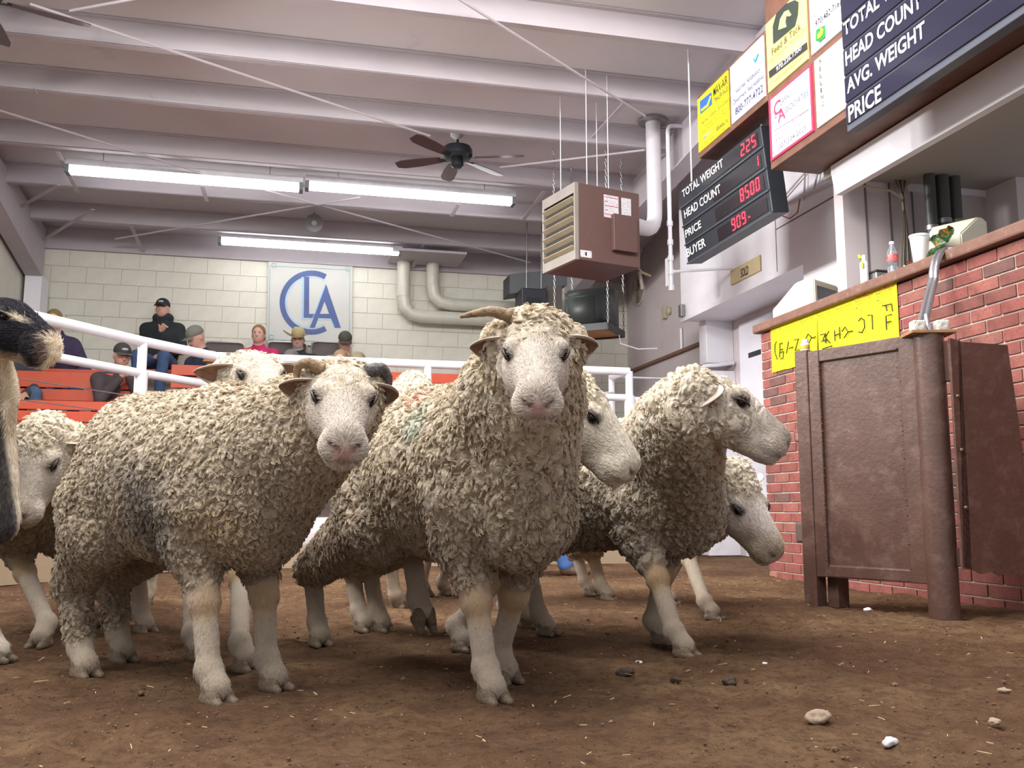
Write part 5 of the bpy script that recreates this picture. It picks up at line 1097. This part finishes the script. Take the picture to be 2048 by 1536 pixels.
M_wool3 = fleece_mat('fleece_shaggy', .015, 60, .50, .9, .5, .6)
M_fur = fleece_mat('dark_fur', .006, 90, .3, 1.)
M_eye = mat('eye', '#0e0a08', .12, spec=.4, var=.0)
M_lid = mat('eye_rim', '#2b211d', .5)
M_hoof = mat('hoof_horn', '#6f5f4c', .55, var=.3, scale=60, bump=.4, bscale=160, second='#3a3027')
M_earo = mat('ear_outside', '#cdbfb0', .85, var=.12, scale=50, bump=.3, bscale=300)
M_eari = mat('ear_inside', '#80604f', .8, var=.3, scale=40, second='#a8705f', bump=.3, bscale=200)
M_hornm = mat('horn', '#8d7658', .6, var=.3, scale=40, bump=.5, bscale=120, second='#4d3f30')
SK_FACE = np.array([.60, .53, .46]); SK_NOSE = np.array([.52, .29, .25]); SK_LEG = np.array([.46, .38, .29]); SK_KNEE = np.array([.45, .27, .10])

_hoof_me = None
def hoof_mesh():
    global _hoof_me
    if _hoof_me is None:
        pr = []
        for s in (-1, 1):
            pr += [(C_((-.012, s*.017, .012), (.032, s*.020, .006), .019, .010), .006, 1), (C_((-.014, s*.014, .032), (.012, s*.017, .020), .018, .013), .006, 1)]
        pr.append((E_((0, 0, -.05), (.12, .12, .05)), .002, -1))
        V, Q = solid(pr, .0030); V[:, 2] = np.maximum(V[:, 2], 0); _hoof_me = mesh_vq('hoof', V, Q); _hoof_me.materials.append(M_hoof)
    return _hoof_me
def ear_mesh(L=.105, w=.030, cup=.9, notch=False, droop=.35):
    bm = bmesh.new(); nu, nv = 14, 8; lay = []
    for side in (0, 1):
        g = []
        for i in range(nu+1):
            u = i/nu; hw = w*(.42+.58*sin(pi*min(1, u*.85+.12)))*sqrt(max(0, 1-u**5))+.002; row = []
            if notch and .6 < u < .8: hw *= .82
            for j in range(nv+1):
                v = j/nv*2-1; th = .0055*(1-u*.45)*(1-abs(v)**3*.6)
                x = u*L; y = v*hw; z = cup*hw*v*v*(1.25 if v < 0 else .9)-droop*L*u*u+(th if side == 0 else -th)
                row.append(bm.verts.new((x, y, z)))
            g.append(row)
        lay.append(g)
        for i in range(nu):
            for j in range(nv):
                f = (g[i][j], g[i+1][j], g[i+1][j+1], g[i][j+1]); q = bm.faces.new(f if side == 0 else f[::-1]); q.material_index = 1 if side == 0 and 0 < j < nv-1 else 0
    a, b = lay
    for i in range(nu):
        bm.faces.new((a[i][0], b[i][0], b[i+1][0], a[i+1][0])); bm.faces.new((a[i][nv], a[i+1][nv], b[i+1][nv], b[i][nv]))
    for j in range(nv): bm.faces.new((a[nu][j], a[nu][j+1], b[nu][j+1], b[nu][j]))
    me = bpy.data.meshes.new('ear'); bmesh.ops.recalc_face_normals(bm, faces=bm.faces[:]); bm.to_mesh(me); bm.free()
    for p in me.polygons: p.use_smooth = True
    return me
def mat3(o, x, y, z): return Matrix(((x[0], y[0], z[0], o[0]), (x[1], y[1], z[1], o[1]), (x[2], y[2], z[2], o[2]), (0, 0, 0, 1)))

def animal(label, cat, name, feet, head, hdir, group=None, h=.006, size=1., wmat=None, body_col=(.60, .52, .40), low_col=(.36, .29, .21), legwool=.22,
           ears=((1, -.1, 0), (1, -.1, 0)), mid=None, heading=None, droll=0., goat=False, capk=1., width=1., hs=1., back=.76, knees=None, stains=(), face=None, blaze=False, eyes=True, horns=(), lids=.0, legcol=None, neckfat=1., seed=0, fuzz=0, rump=0., cheek=1., fore=1., locks=0, per=11, lockL=.018, lockr=.0072, hairs=0, curl=.8, nbz=.60, nbr=.155):
    """feet: FL FR HL HR world points (hoof centre on or above the ground); head: world point of the skull centre;
    hdir: (yaw from the camera, pitch down, roll) in degrees; all lengths in metres"""
    FL, FR, HL, HR = [np.array(f, float) for f in feet]
    fm, hm = (FL+FR)/2, (HL+HR)/2
    if mid is None: mid = (fm+hm)/2
    mid = np.array([mid[0], mid[1], 0.]);
    hx = nrm(((fm-hm)*np.array([1, 1, 0]))) if heading is None else camdir(heading); hy = np.array([-hx[1], hx[0], 0.]); hz = ZV
    R = np.stack([hx, hy, hz])
    def L(x, y, z): return (hx*x+hy*y+hz*z)*size*np.array([1, 1, 1.])     # local offset
    B = back/.76
    hp = np.array(head, float)-mid
    yaw, pit, rol = hdir; u = camdir(yaw)*cos(radians(pit))-ZV*sin(radians(pit)); vv = nrm(np.cross(ZV, u)); ww = np.cross(u, vv)
    rr = radians(rol); vv, ww = vv*cos(rr)+ww*sin(rr), ww*cos(rr)-vv*sin(rr)
    HR3 = np.stack([u, vv, ww]); S = size*hs; HV = 1.05; FL_ = 1.22 if not goat else 1.12
    def H(x, y, z): return hp+(u*(x*(FL_ if x > .04 else 1.))+vv*y*HV+ww*z)*S
    wp = []; sp = []       # wool prims, skin prims
    w = width
    if not goat:
        wp += [(E_(L(-.05+rump*.4, 0, .525*B), ((.40-rump*.4)*size, .205*w*size, .225*size*B), R), .05, 1),
               (E_(L(.23, 0, .54*B), (.19*size, .185*w*size, .215*size*B), R), .06, 1),
               (E_(L(-.33+rump, 0, .565*B), (.17*size, .185*w*size, .19*size*B), R), .06, 1),
               (E_(L(.34, 0, .45*B), (.11*size, .13*w*size, .15*size*B), R), .06, 1)]
    else:
        wp += [(E_(L(-.05, 0, .53*B), (.36*size, .15*w*size, .19*size*B), R), .05, 1), (E_(L(.22, 0, .55*B), (.16*size, .13*w*size, .19*size), R), .05, 1),
               (E_(L(-.3, 0, .56*B), (.15*size, .13*w*size, .16*size), R), .05, 1)]
    nb = L(.30, 0, nbz*B); nk = H(-.055, 0, -.045)
    q = 1.0 if not goat else .62
    nf = neckfat
    m1 = nb*.45+nk*.55+np.array([0, 0, .0])
    wp += [(C_(nb, m1, nbr*q*size*nf, .125*q*size*nf), .07, 1), (C_(m1, nk, .125*q*size*nf, .078*q*S), .06, 1), (C_(L(.38, 0, .42*B), H(-.02, 0, -.09), .10*q*size*nf, .060*q*S), .07, 1)]
    if not goat:
        wp += [(E_(H(-.035, 0, .012+.022*capk), (.066*S, .070*S, .030*S+.03*S*capk), HR3), .018, 1), (E_(H(.012, 0, .024+.020*capk), (.046*S, .054*S, (.020+.014*capk)*S), HR3), .015, 1),
               (E_(H(-.05, 0, -.03), (.05*S, (.085+.018*cheek)*S, .085*S), HR3), .03, 1),
               (E_(H(-.045, .058, -.005), (.055*S, .042*S*cheek, .050*S), HR3), .02, 1), (E_(H(-.045, -.058, -.005), (.055*S, .042*S*cheek, .050*S), HR3), .02, 1)]
        if neckfat > .9: wp += [(E_(H(-.02, .055, -.055), (.045*S, .030*S, .06*S), HR3), .025, 1), (E_(H(-.02, -.055, -.055), (.045*S, .030*S, .06*S), HR3), .025, 1)]
    # skull, face, jaw
    sp += [(E_(H(0, 0, 0), (.078*S, .064*S, .056*S), HR3), .02, 1), (C_(H(.03, 0, .008), H(.150, 0, -.020), .054*S, .037*S), .02, 1),
           (C_(H(.02, 0, -.045), H(.140, 0, -.060), .052*S, .030*S), .03, 1), (E_(H(.040, .026, -.030), (.075*S, .040*S, .050*S), HR3), .03, 1),
           (E_(H(.040, -.026, -.030), (.075*S, .040*S, .050*S), HR3), .03, 1),
           (E_(H(.156, 0, -.038), (.040*S, .046*S, .033*S), HR3), .018, 1), (E_(H(.150, .016, -.044), (.038*S, .030*S, .026*S), HR3), .012, 1), (E_(H(.150, -.016, -.044), (.038*S, .030*S, .026*S), HR3), .012, 1),
           (E_(H(.148, 0, -.070), (.036*S, .034*S, .019*S), HR3), .010, 1), (C_(H(.05, 0, .03), H(.165, 0, -.012), .028*S, .020*S), .02, 1),
           (E_(H(.048, .045, .029), (.028*S, .019*S, .017*S), HR3), .014, 1), (E_(H(.048, -.045, .029), (.028*S, .019*S, .017*S), HR3), .014, 1)]
    if S > 0:   # eye sockets, nostrils, mouth line
        for s_ in (-1, 1):
            sp.append((E_(H(.062, s_*.062, .017), (.020*S, .012*S, .014*S), HR3), .008, -1))
            sp.append((C_(H(.192, s_*.011, -.034), H(.180, s_*.027, -.016), .0062*S, .0042*S), .004, -1))
            sp.append((C_(H(.190, s_*.003, -.054), H(.150, s_*.036, -.056), .0028*S, .002*S), .006, -1))
    # legs
    fts = []; legw = legwool
    for i, (ft, fx, sy) in enumerate(((FL, .25, 1), (FR, .25, -1), (HL, -.33, 1), (HR, -.33, -1))):
        f = ft-mid; fz = f[2]; fx = fx+(rump*.75 if i > 1 else 0); sh = L(fx, sy*.10*w, .44*B); hind = i > 1
        lift = fz > .02
        kn_off = (knees or {}).get(i, None)
        past = f+hx*(-.035)*size+np.array([0, 0, .075*size])
        if not hind:
            el = L(fx-.02, sy*.095*w, .36*B); kz = fz+(.235 if not lift else .16)*size
            t = (el[2]-kz)/(el[2]-past[2]); kn = el*(1-t)+past*t+hx*(.012 if not lift else .06)
            if kn_off: kn = kn+hx*kn_off
            wl = [(C_(sh, el, .095*size, .072*size), .05, 1), (C_(el, el*.35+kn*.65, .072*size, .044*size), .04, 1)]
            sp += [(C_(el, kn, .042*size, .033*size), .02, 1), (E_(kn, (.036*size, .037*size, .040*size), R), .015, 1), (C_(kn, past, .030*size, .026*size), .012, 1)]
            kneeP = kn
        else:
            st = L(-.25+rump*.4, sy*.115*w, .38*B); hk = past+hx*(-.055)*size+np.array([0, 0, .175*size])
            if kn_off: hk = hk+hx*kn_off
            wl = [(C_(sh, st, .125*size, .095*size), .06, 1), (C_(st, hk, .088*size, .046*size), .05, 1), (C_(sh, hk, .09*size, .046*size), .05, 1)]
            if legw < .2: wl.append((C_(hk, past*.85+hk*.15, .044*size, .037*size), .02, 1))
            sp += [(C_(st, hk, .05*size, .034*size), .02, 1), (C_(hk, past, .032*size, .027*size), .012, 1)]
            kneeP = hk
        if goat: sp += [(c[0], c[1], c[2]) for c in [((x[0][0], x[0][1], x[0][2], x[0][3]*.7, x[0][4]*.7), x[1], 1) for x in wl]]
        else: wp += wl
        sp += [(E_(past, (.030*size, .032*size, .034*size), R), .012, 1), (C_(past, f+np.array([0, 0, .034*size]), .028*size, .032*size), .012, 1),
               (C_(f+hy*.012+hx*-.03+np.array([0, 0, .05]), f+hy*.015+hx*-.045+np.array([0, 0, .038]), .012, .008), .008, 1)]
        fts.append((f, kneeP, past))
    body = wp+sp; V, Q = solid(body, h, 1)
    V32 = V.astype(np.float32)
    fw_ = field(wp, V32); pos = [x for x in sp if x[2] > 0]; fs = field(pos, V32)
    wool = sstep(fs-fw_, -.002, .010)
    Hq = (V-hp)@HR3.T/S; Hq[:, 0] = np.where(Hq[:, 0] > .045, Hq[:, 0]/FL_, Hq[:, 0]); dq = np.sqrt(((V-hp)**2).sum(1))/S
    if not goat:      # short wool creeping over forehead and cheeks
        fw2 = np.clip((1-sstep(Hq[:, 0], .045*fore, .085*fore))*.64+(1-sstep(Hq[:, 2], -.075, -.035))*(1-sstep(Hq[:, 0], .06, .12))*.5, 0, .65)*(dq < .2)
        for s_ in (-1, 1): fw2 *= sstep(np.sqrt(((Hq-np.array([.062, s_*.062, .017]))**2).sum(1)), .02, .035)
        wool = np.maximum(wool, fw2)
    if goat: wool = wool*0+.8*(1-sstep(((V-hp)**2).sum(1)**.5, 0., .0))*0
    # own colours; lower fleece darkened for dirt and for shade under the body
    rng = np.random.RandomState(seed+3)
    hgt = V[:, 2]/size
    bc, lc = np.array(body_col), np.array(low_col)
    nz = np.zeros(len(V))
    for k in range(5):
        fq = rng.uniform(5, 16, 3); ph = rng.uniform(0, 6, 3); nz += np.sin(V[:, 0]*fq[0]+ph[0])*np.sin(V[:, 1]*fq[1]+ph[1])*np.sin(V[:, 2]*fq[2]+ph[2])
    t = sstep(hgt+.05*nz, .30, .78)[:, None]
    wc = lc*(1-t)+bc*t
    Hl = (V-hp)@HR3.T/S; Hl[:, 0] = np.where(Hl[:, 0] > .045, Hl[:, 0]/FL_, Hl[:, 0])        # head coordinates
    dh = np.sqrt(((V-hp)**2).sum(1)); nearh = 1-sstep(dh, .10, .22)
    wc = wc*(1-nearh[:, None]*.7)+(bc*1.12)*(nearh[:, None]*.7)
    fc = np.array(face if face is not None else SK_FACE)
    sc_ = np.tile(fc, (len(V), 1))
    legm = 1-sstep(hgt, .34, .42)
    lcw = np.array(legcol if legcol is not None else SK_LEG); sc_ = sc_*(1-legm[:, None])+lcw*legm[:, None]
    for f, kp, pa in fts:
        dk = np.sqrt((((V-kp)/np.array([1, 1, 1.3]))**2).sum(1)); m_ = (1-sstep(dk+.006*nz, .025, .062))*.75*(fs < fw_+.02)
        sc_ = sc_*(1-m_[:, None])+SK_KNEE*m_[:, None]
    gm = (1-sstep(hgt+.02*nz, .03, .13))[:, None]*.45; sc_ = sc_*(1-gm)+np.array([.27, .20, .14])*gm
    nose = (1-sstep(np.sqrt(((Hl-np.array([.190, 0, -.034]))/np.array([.6, 1, .8]))**2).sum(1)**.5 if False else np.sqrt((((Hl-np.array([.192, 0, -.036]))/np.array([.6, 1, 1.]))**2).sum(1)), .010, .026))
    nosec = SK_NOSE if not goat else np.array([.04, .03, .03])
    sc_ = sc_*(1-nose[:, None]*.85)+nosec*(nose[:, None]*.85)
    for s_ in (-1, 1):   # nostril, mouth line, tear mark, rim round the eye
        q_ = np.sqrt((((Hl-np.array([.188, s_*.019, -.025]))/np.array([1.4, 1, 1]))**2).sum(1)); m_ = (1-sstep(q_, .005, .011))[:, None]; sc_ = sc_*(1-m_)+np.array([.05, .025, .02])*m_
        q_ = np.sqrt((((Hl-np.array([.062, s_*.060, .017]))/np.array([1.3, 1, 1]))**2).sum(1)); m_ = (1-sstep(q_, .013, .021))[:, None]*.75; sc_ = sc_*(1-m_)+np.array([.09, .06, .045])*m_
    ml = (np.abs(Hl[:, 2]+.056) < .003) & (Hl[:, 0] > .152) & (np.abs(Hl[:, 1]) < .036); sc_[ml] = sc_[ml]*.55
    if goat:
        fur = np.array([.022, .020, .026]); sc_ = np.tile(fur, (len(V), 1)); tan = np.array([.50, .36, .22]); cre = np.array([.72, .62, .48])
        m_ = (1-sstep(np.sqrt((Hl[:, 2]-.022)**2*1.0+(np.abs(Hl[:, 1])-.040)**2*.4), .004, .011))*sstep(Hl[:, 0], .03, .05)*(1-sstep(Hl[:, 0], .15, .17)); sc_ = sc_*(1-m_[:, None])+cre*m_[:, None]   # thin pale stripe down the side of the face
        m_ = (sstep(Hl[:, 0], .165, .185))[:, None]*.8; sc_ = sc_*(1-m_)+np.array([.20, .14, .12])*m_
        m_ = ((1-sstep(Hl[:, 2], -.085, -.065))*(1-sstep(dh, .17, .2))*sstep(Hl[:, 0], -.02, .02))[:, None]; sc_ = sc_*(1-m_)+tan*m_
        tt_ = np.clip(((V-nb)@(nk-nb))/((nk-nb)@(nk-nb)), -1.2, 1.1); axp = nb+tt_[:, None]*(nk-nb); dd_ = V-axp; fr_ = dd_@hx; la_ = dd_@hy
        m_ = (sstep(fr_, .078, .092)*(1-sstep(np.abs(la_), .03, .05))*(V[:, 2] < hp[2]-.06)*sstep(V[:, 2], .25, .35))[:, None]; sc_ = sc_*(1-m_)+cre*m_   # pale front of neck and chest
        m_ = (1-sstep(V[:, 2], .12, .2))[:, None]; sc_ = sc_*(1-m_)+np.array([.62, .55, .45])*m_
        wc = sc_
    for (p, r, c, a) in stains:
        d_ = np.sqrt(((V-(np.array(p)-mid))**2).sum(1))+.02*nz*r/.1; m_ = (1-sstep(d_, r*.35, r))[:, None]*a; wc = wc*(1-m_)+np.array(c)*m_
    col = wc*wool[:, None]+sc_*(1-wool[:, None]) if not goat else sc_
    globals()['NECK'] = (nb, nk)
    root = thing(name, mid, label, cat, group)
    if goat: wool = np.full(len(V), .35)
    me = mesh_vq('body', V, Q, {'wool': wool, 'col': np.clip(col, 0, 1)})
    link('body', me, wmat or M_wool, root)
    if locks: wool_strands(root, V, Q, wool, col*1.14+.01, locks, per, lockL, lockr, seed=seed, curl=curl)
    if hairs:
        def flow(P_):
            d = np.sqrt(((P_-hp)**2).sum(1, keepdims=True)); hm = 1-sstep(d, .24*S, .30*S); return -u[None]*hm+(1-hm)*np.array([0, 0, -1.])[None]-.15*ZV
        near_ = (1-sstep(np.sqrt(((V-hp)**2).sum(1)), .30*S, .34*S))*1.6; lim = .12+np.maximum(near_, 0)
        for s_ in (-1, 1): lim = lim*sstep(np.sqrt(((Hl-np.array([.060, s_*.058, .017]))**2).sum(1)), .012, .017)
        lim = lim*(1-.97*nose)
        short_hair(root, V, Q, (1-wool*.5)*((wool < .85)*1.)*lim*(1 if not goat else 1), col*1.06, hairs, flow, .013 if not goat else .020, rad=.0006, seed=seed, lift=.35, var=.16)
    for i, (f, kp, pa) in enumerate(fts):
        o = link('hoof', hoof_mesh(), None, root); k = size*1.12
        tilt = 0. if f[2] < .02 else radians(38)
        x_ = hx*cos(tilt)-hz*sin(tilt); z_ = hz*cos(tilt)+hx*sin(tilt)
        o.matrix_basis = mat3(f+x_*.006-z_*.004, x_*k, hy*k, z_*k)
    if eyes:
        for s_ in (-1, 1):
            bm = bmesh.new(); bmesh.ops.create_uvsphere(bm, u_segments=14, v_segments=10, radius=.0135*S); eo = o = link('eye', me_from(bm, 'eye', True), M_eye, root); o.location = H(.058, s_*.0530, .017)
            # upper lid
            bm = bmesh.new(); pts = [H(.057+.0175*cos(a)*1.05, s_*(.056+.0105*sin(pi*i/8)), .015+.0125*sin(a)*(1-lids)) for i, a in enumerate([pi*k/8 for k in range(9)])]
            ptube(bm, pts, .0034*S, 6, True, [.0015*S+.0026*S*sin(pi*k/8) for k in range(9)]); lo_ = link('eyelid', me_from(bm, 'eyelid', True), M_lid, eo); lo_.location = -Vector(H(.058, s_*.0530, .017))
    for s_, e in zip((1, -1), ears):        # +1 = the animal's left ear
        if e is None: continue
        out, dn, back_ = e[:3]; L_ = (e[3] if len(e) > 3 else .105)*S; op = e[4] if len(e) > 4 else 0.
        x_ = nrm(vv*s_*out+ww*(dn-.30)-u*back_); face_n = nrm(u*.9-ww*(.22+op)); y_ = nrm(np.cross(face_n, x_)); z_ = np.cross(x_, y_)
        me = ear_mesh(L_, .038*S, .42); me.materials.append(M_earo if not goat else mat('goat_ear', '#2b2325', .8)); me.materials.append(M_eari)
        o = link('ear', me, None, root); o.matrix_basis = mat3(H(-.018, s_*.052, .012), x_, y_, z_)
    for hn in horns:
        pts = [H(*p) for p in hn[0]]; n_ = len(pts)
        sm = []
        for i in range(n_-1):
            for j in range(6):
                t_ = j/6; sm.append(pts[i]*(1-t_)+pts[i+1]*t_)
        sm.append(pts[-1]); r0 = hn[1]*S; m_ = len(sm)
        for _ in range(3): sm = [sm[0]]+[(sm[i-1]+sm[i]*2+sm[i+1])/4 for i in range(1, m_-1)]+[sm[-1]]
        bm = bmesh.new(); ptube(bm, sm, r0, 12, True, [r0*(1-.72*i/(m_-1))*(1+.06*sin(i*2.2)) for i in range(m_)])
        link('horn', me_from(bm, 'horn', True), hn[2] if len(hn) > 2 else M_hornm, root)
    return root, H, (u, vv, ww), mid
# ------------------------------------------------------------------ the flock
def G(x, y): return oz(x, y, .0)
GH = mat('grey_horn', '#55504f', .7, var=.5, scale=60, bump=.8, bscale=90, second='#a09a9c')
S1 = animal('large dusty ram standing front left with small curled horns and a pink nose', 'sheep', 'sheep',
    (G(548, 1378), G(432, 1405), G(245, 1322), G(170, 1352)), od(683, 788, 2.15), (14, 30, -3), h=.005, stains=((od(320, 1010, 2.45), .24, (.15, .13, .105), .9), (od(430, 1050, 2.3), .14, (.36, .24, .11), .5)),
    ears=((1, -.12, .0, .086), (1, -.10, .0, .088)), legwool=.1, capk=.25, seed=1, neckfat=1.05, back=.80, hs=1.02, rump=.16, cheek=.85, nbz=.53, nbr=.135, fore=1.3, locks=13000, hairs=42000, body_col=(.50, .42, .31), low_col=(.30, .235, .165),
    horns=(([(-.01, -.045, .05), (-.015, -.075, .065), (-.03, -.095, .05), (-.03, -.098, .025), (-.01, -.095, .01)], .016),
           ([(-.02, .05, .05), (-.03, .082, .06), (-.04, .10, .035), (-.03, .103, .005), (-.01, .098, -.015)], .018, GH)))
S2 = animal('tall ram in the centre with raised head and a straight tan horn pointing left', 'sheep', 'sheep',
    (G(1012, 1362), G(985, 1402), od(845, 1245, 2.95), G(640, 1290)), od(1069, 700, 2.08), (1, 32, 0), h=.005, wmat=M_wool3, heading=33, body_col=(.50, .42, .31), low_col=(.31, .245, .175),
    mid=(od(905, 900, 2.66)), ears=((1, -.02, .0, .094), (1, -.10, .0, .094)), capk=.75, seed=2, back=.82, hs=1.02, rump=.07, cheek=1.25, locks=11500, hairs=36000, lockL=.024, lockr=.0082, per=12, curl=1.2, neckfat=1.1, stains=((od(865, 850, 2.5), .08, (.30, .42, .36), .45), (od(845, 808, 2.6), .05, (.62, .22, .2), .6)),
    horns=(([(-.01, -.05, .075), (-.01, -.09, .088), (-.0, -.125, .085), (.0, -.155, .078)], .016),))
S3 = animal('sheep in profile facing right with half closed eye and cracked wool', 'sheep', 'sheep',
    (G(1322, 1285), G(1368, 1312), G(1058, 1255), G(1092, 1268)), od(1420, 797, 2.75), (86, 27, 0), h=.005, wmat=M_wool2, heading=50, seed=3, back=.80,
    ears=((1, -.2, .2), (.6, -.45, -.35, .075)), lids=.6, capk=.0, hs=1.15, fore=1.6, locks=12000, hairs=30000, lockL=.016, body_col=(.50, .43, .33), low_col=(.29, .24, .18), neckfat=1.1, stains=((od(1270, 980, 2.75), .13, (.12, .15, .11), .8),))
S4 = animal('white-faced sheep looking down to the right from behind the tall ram', 'sheep', 'sheep',
    (G(925, 1300), G(1022, 1250), G(765, 1262), G(728, 1262)), od(1150, 815, 2.72), (68, 42, 0), h=.007, heading=48, width=.86, mid=od(930, 1000, 3.36), seed=4, back=.76, locks=6500, per=9, hairs=16000, hs=1.15, capk=.8,
    ears=((.55, -.55, -.55, .09), (1, -.2, .1)), neckfat=.85, face=(.66, .60, .50), body_col=(.56, .49, .37))
S5 = animal('sheep at the far right lowering its head beside the brick counter', 'sheep', 'sheep',
    (G(1340, 1208), G(1425, 1238), G(1180, 1190), G(1215, 1200)), od(1467, 992, 3.3), (42, 44, 10), h=.007, heading=58, seed=5, back=.76, locks=6500, per=9, hairs=16000, hs=1.14, capk=1.3,
    ears=((1, .35, .0, .10), (.9, .1, .0, .08)), face=(.60, .53, .49), body_col=(.58, .52, .41), neckfat=.9)
S6 = animal('sheep at the far left with bowed white face behind the big ram', 'sheep', 'sheep',
    (G(212, 1255), G(80, 1293), G(290, 1210), G(150, 1215)), od(92, 903, 3.0), (-4, 50, 0), h=.007, heading=-4, mid=od(140, 1000, 3.84), seed=6, locks=6500, per=9, hairs=16000, back=.78, hs=1.12, capk=1.15,
    ears=((1, -.1, 0), (1, -.15, .0, .10)), body_col=(.52, .45, .34))
S7 = animal('cream sheep looking over the back of the big ram, ears spread', 'sheep', 'sheep',
    (G(492, 1340), G(395, 1318), G(290, 1265), G(268, 1222)), od(508, 750, 2.95), (34, 22, 4), h=.007, heading=50, seed=7, locks=6500, per=9, hairs=16000, back=.78, hs=1.08, capk=.1,
    ears=((1, .1, .1, .10), (1, .0, .1, .11)), face=(.56, .50, .42), body_col=(.48, .42, .33), low_col=(.40, .33, .25))
S8 = animal('sheep behind the two rams, only its raised woolly neck showing between them', 'sheep', 'sheep',
    (G(850, 1192), G(890, 1190), G(798, 1218), G(838, 1216)), od(832, 796, 4.55), (150, 20, 0), h=.009, heading=152, seed=8, locks=6500, per=9, hairs=16000, back=.80, hs=1.2, capk=1.1,
    ears=(None, None), body_col=(.54, .47, .36), eyes=False, neckfat=1.1)
GT = animal('black goat with tan markings and red collar at the left edge', 'goat', 'goat',
    (G(-5, 1322), G(-130, 1300), G(-330, 1250), G(-420, 1240)), od(0, 640, 2.62), (76, 18, 0), h=.006, wmat=M_fur, heading=82, seed=9, hairs=45000, back=.78, hs=1.0, goat=True,
    ears=((.7, .1, .5, .12), (.62, -.62, -.35, .13, .2)), eyes=True, mid=od(-250, 1100, 2.84), neckfat=1.15)
root, H, (u_, v_, w_), mid_ = GT
# collar round the neck
nb_2, nk_2 = [np.array(q) for q in NECK]; cen = nb_2*.58+nk_2*.42+nrm(nk_2-nb_2)*.02; ax2 = nrm(nk_2-nb_2); e1_ = nrm(np.cross(ax2, ZV)); e2_ = np.cross(ax2, e1_)
pts = [cen+e1_*cos(2*pi*i/28)*.093+e2_*sin(2*pi*i/28)*.108+np.array([0, 0, -.02]) for i in range(29)]
bm = bmesh.new(); ptube(bm, pts, .009, 8, False); link('collar', me_from(bm, smooth=True), mat('collar_red', '#b5414c', .6, var=.1), root)
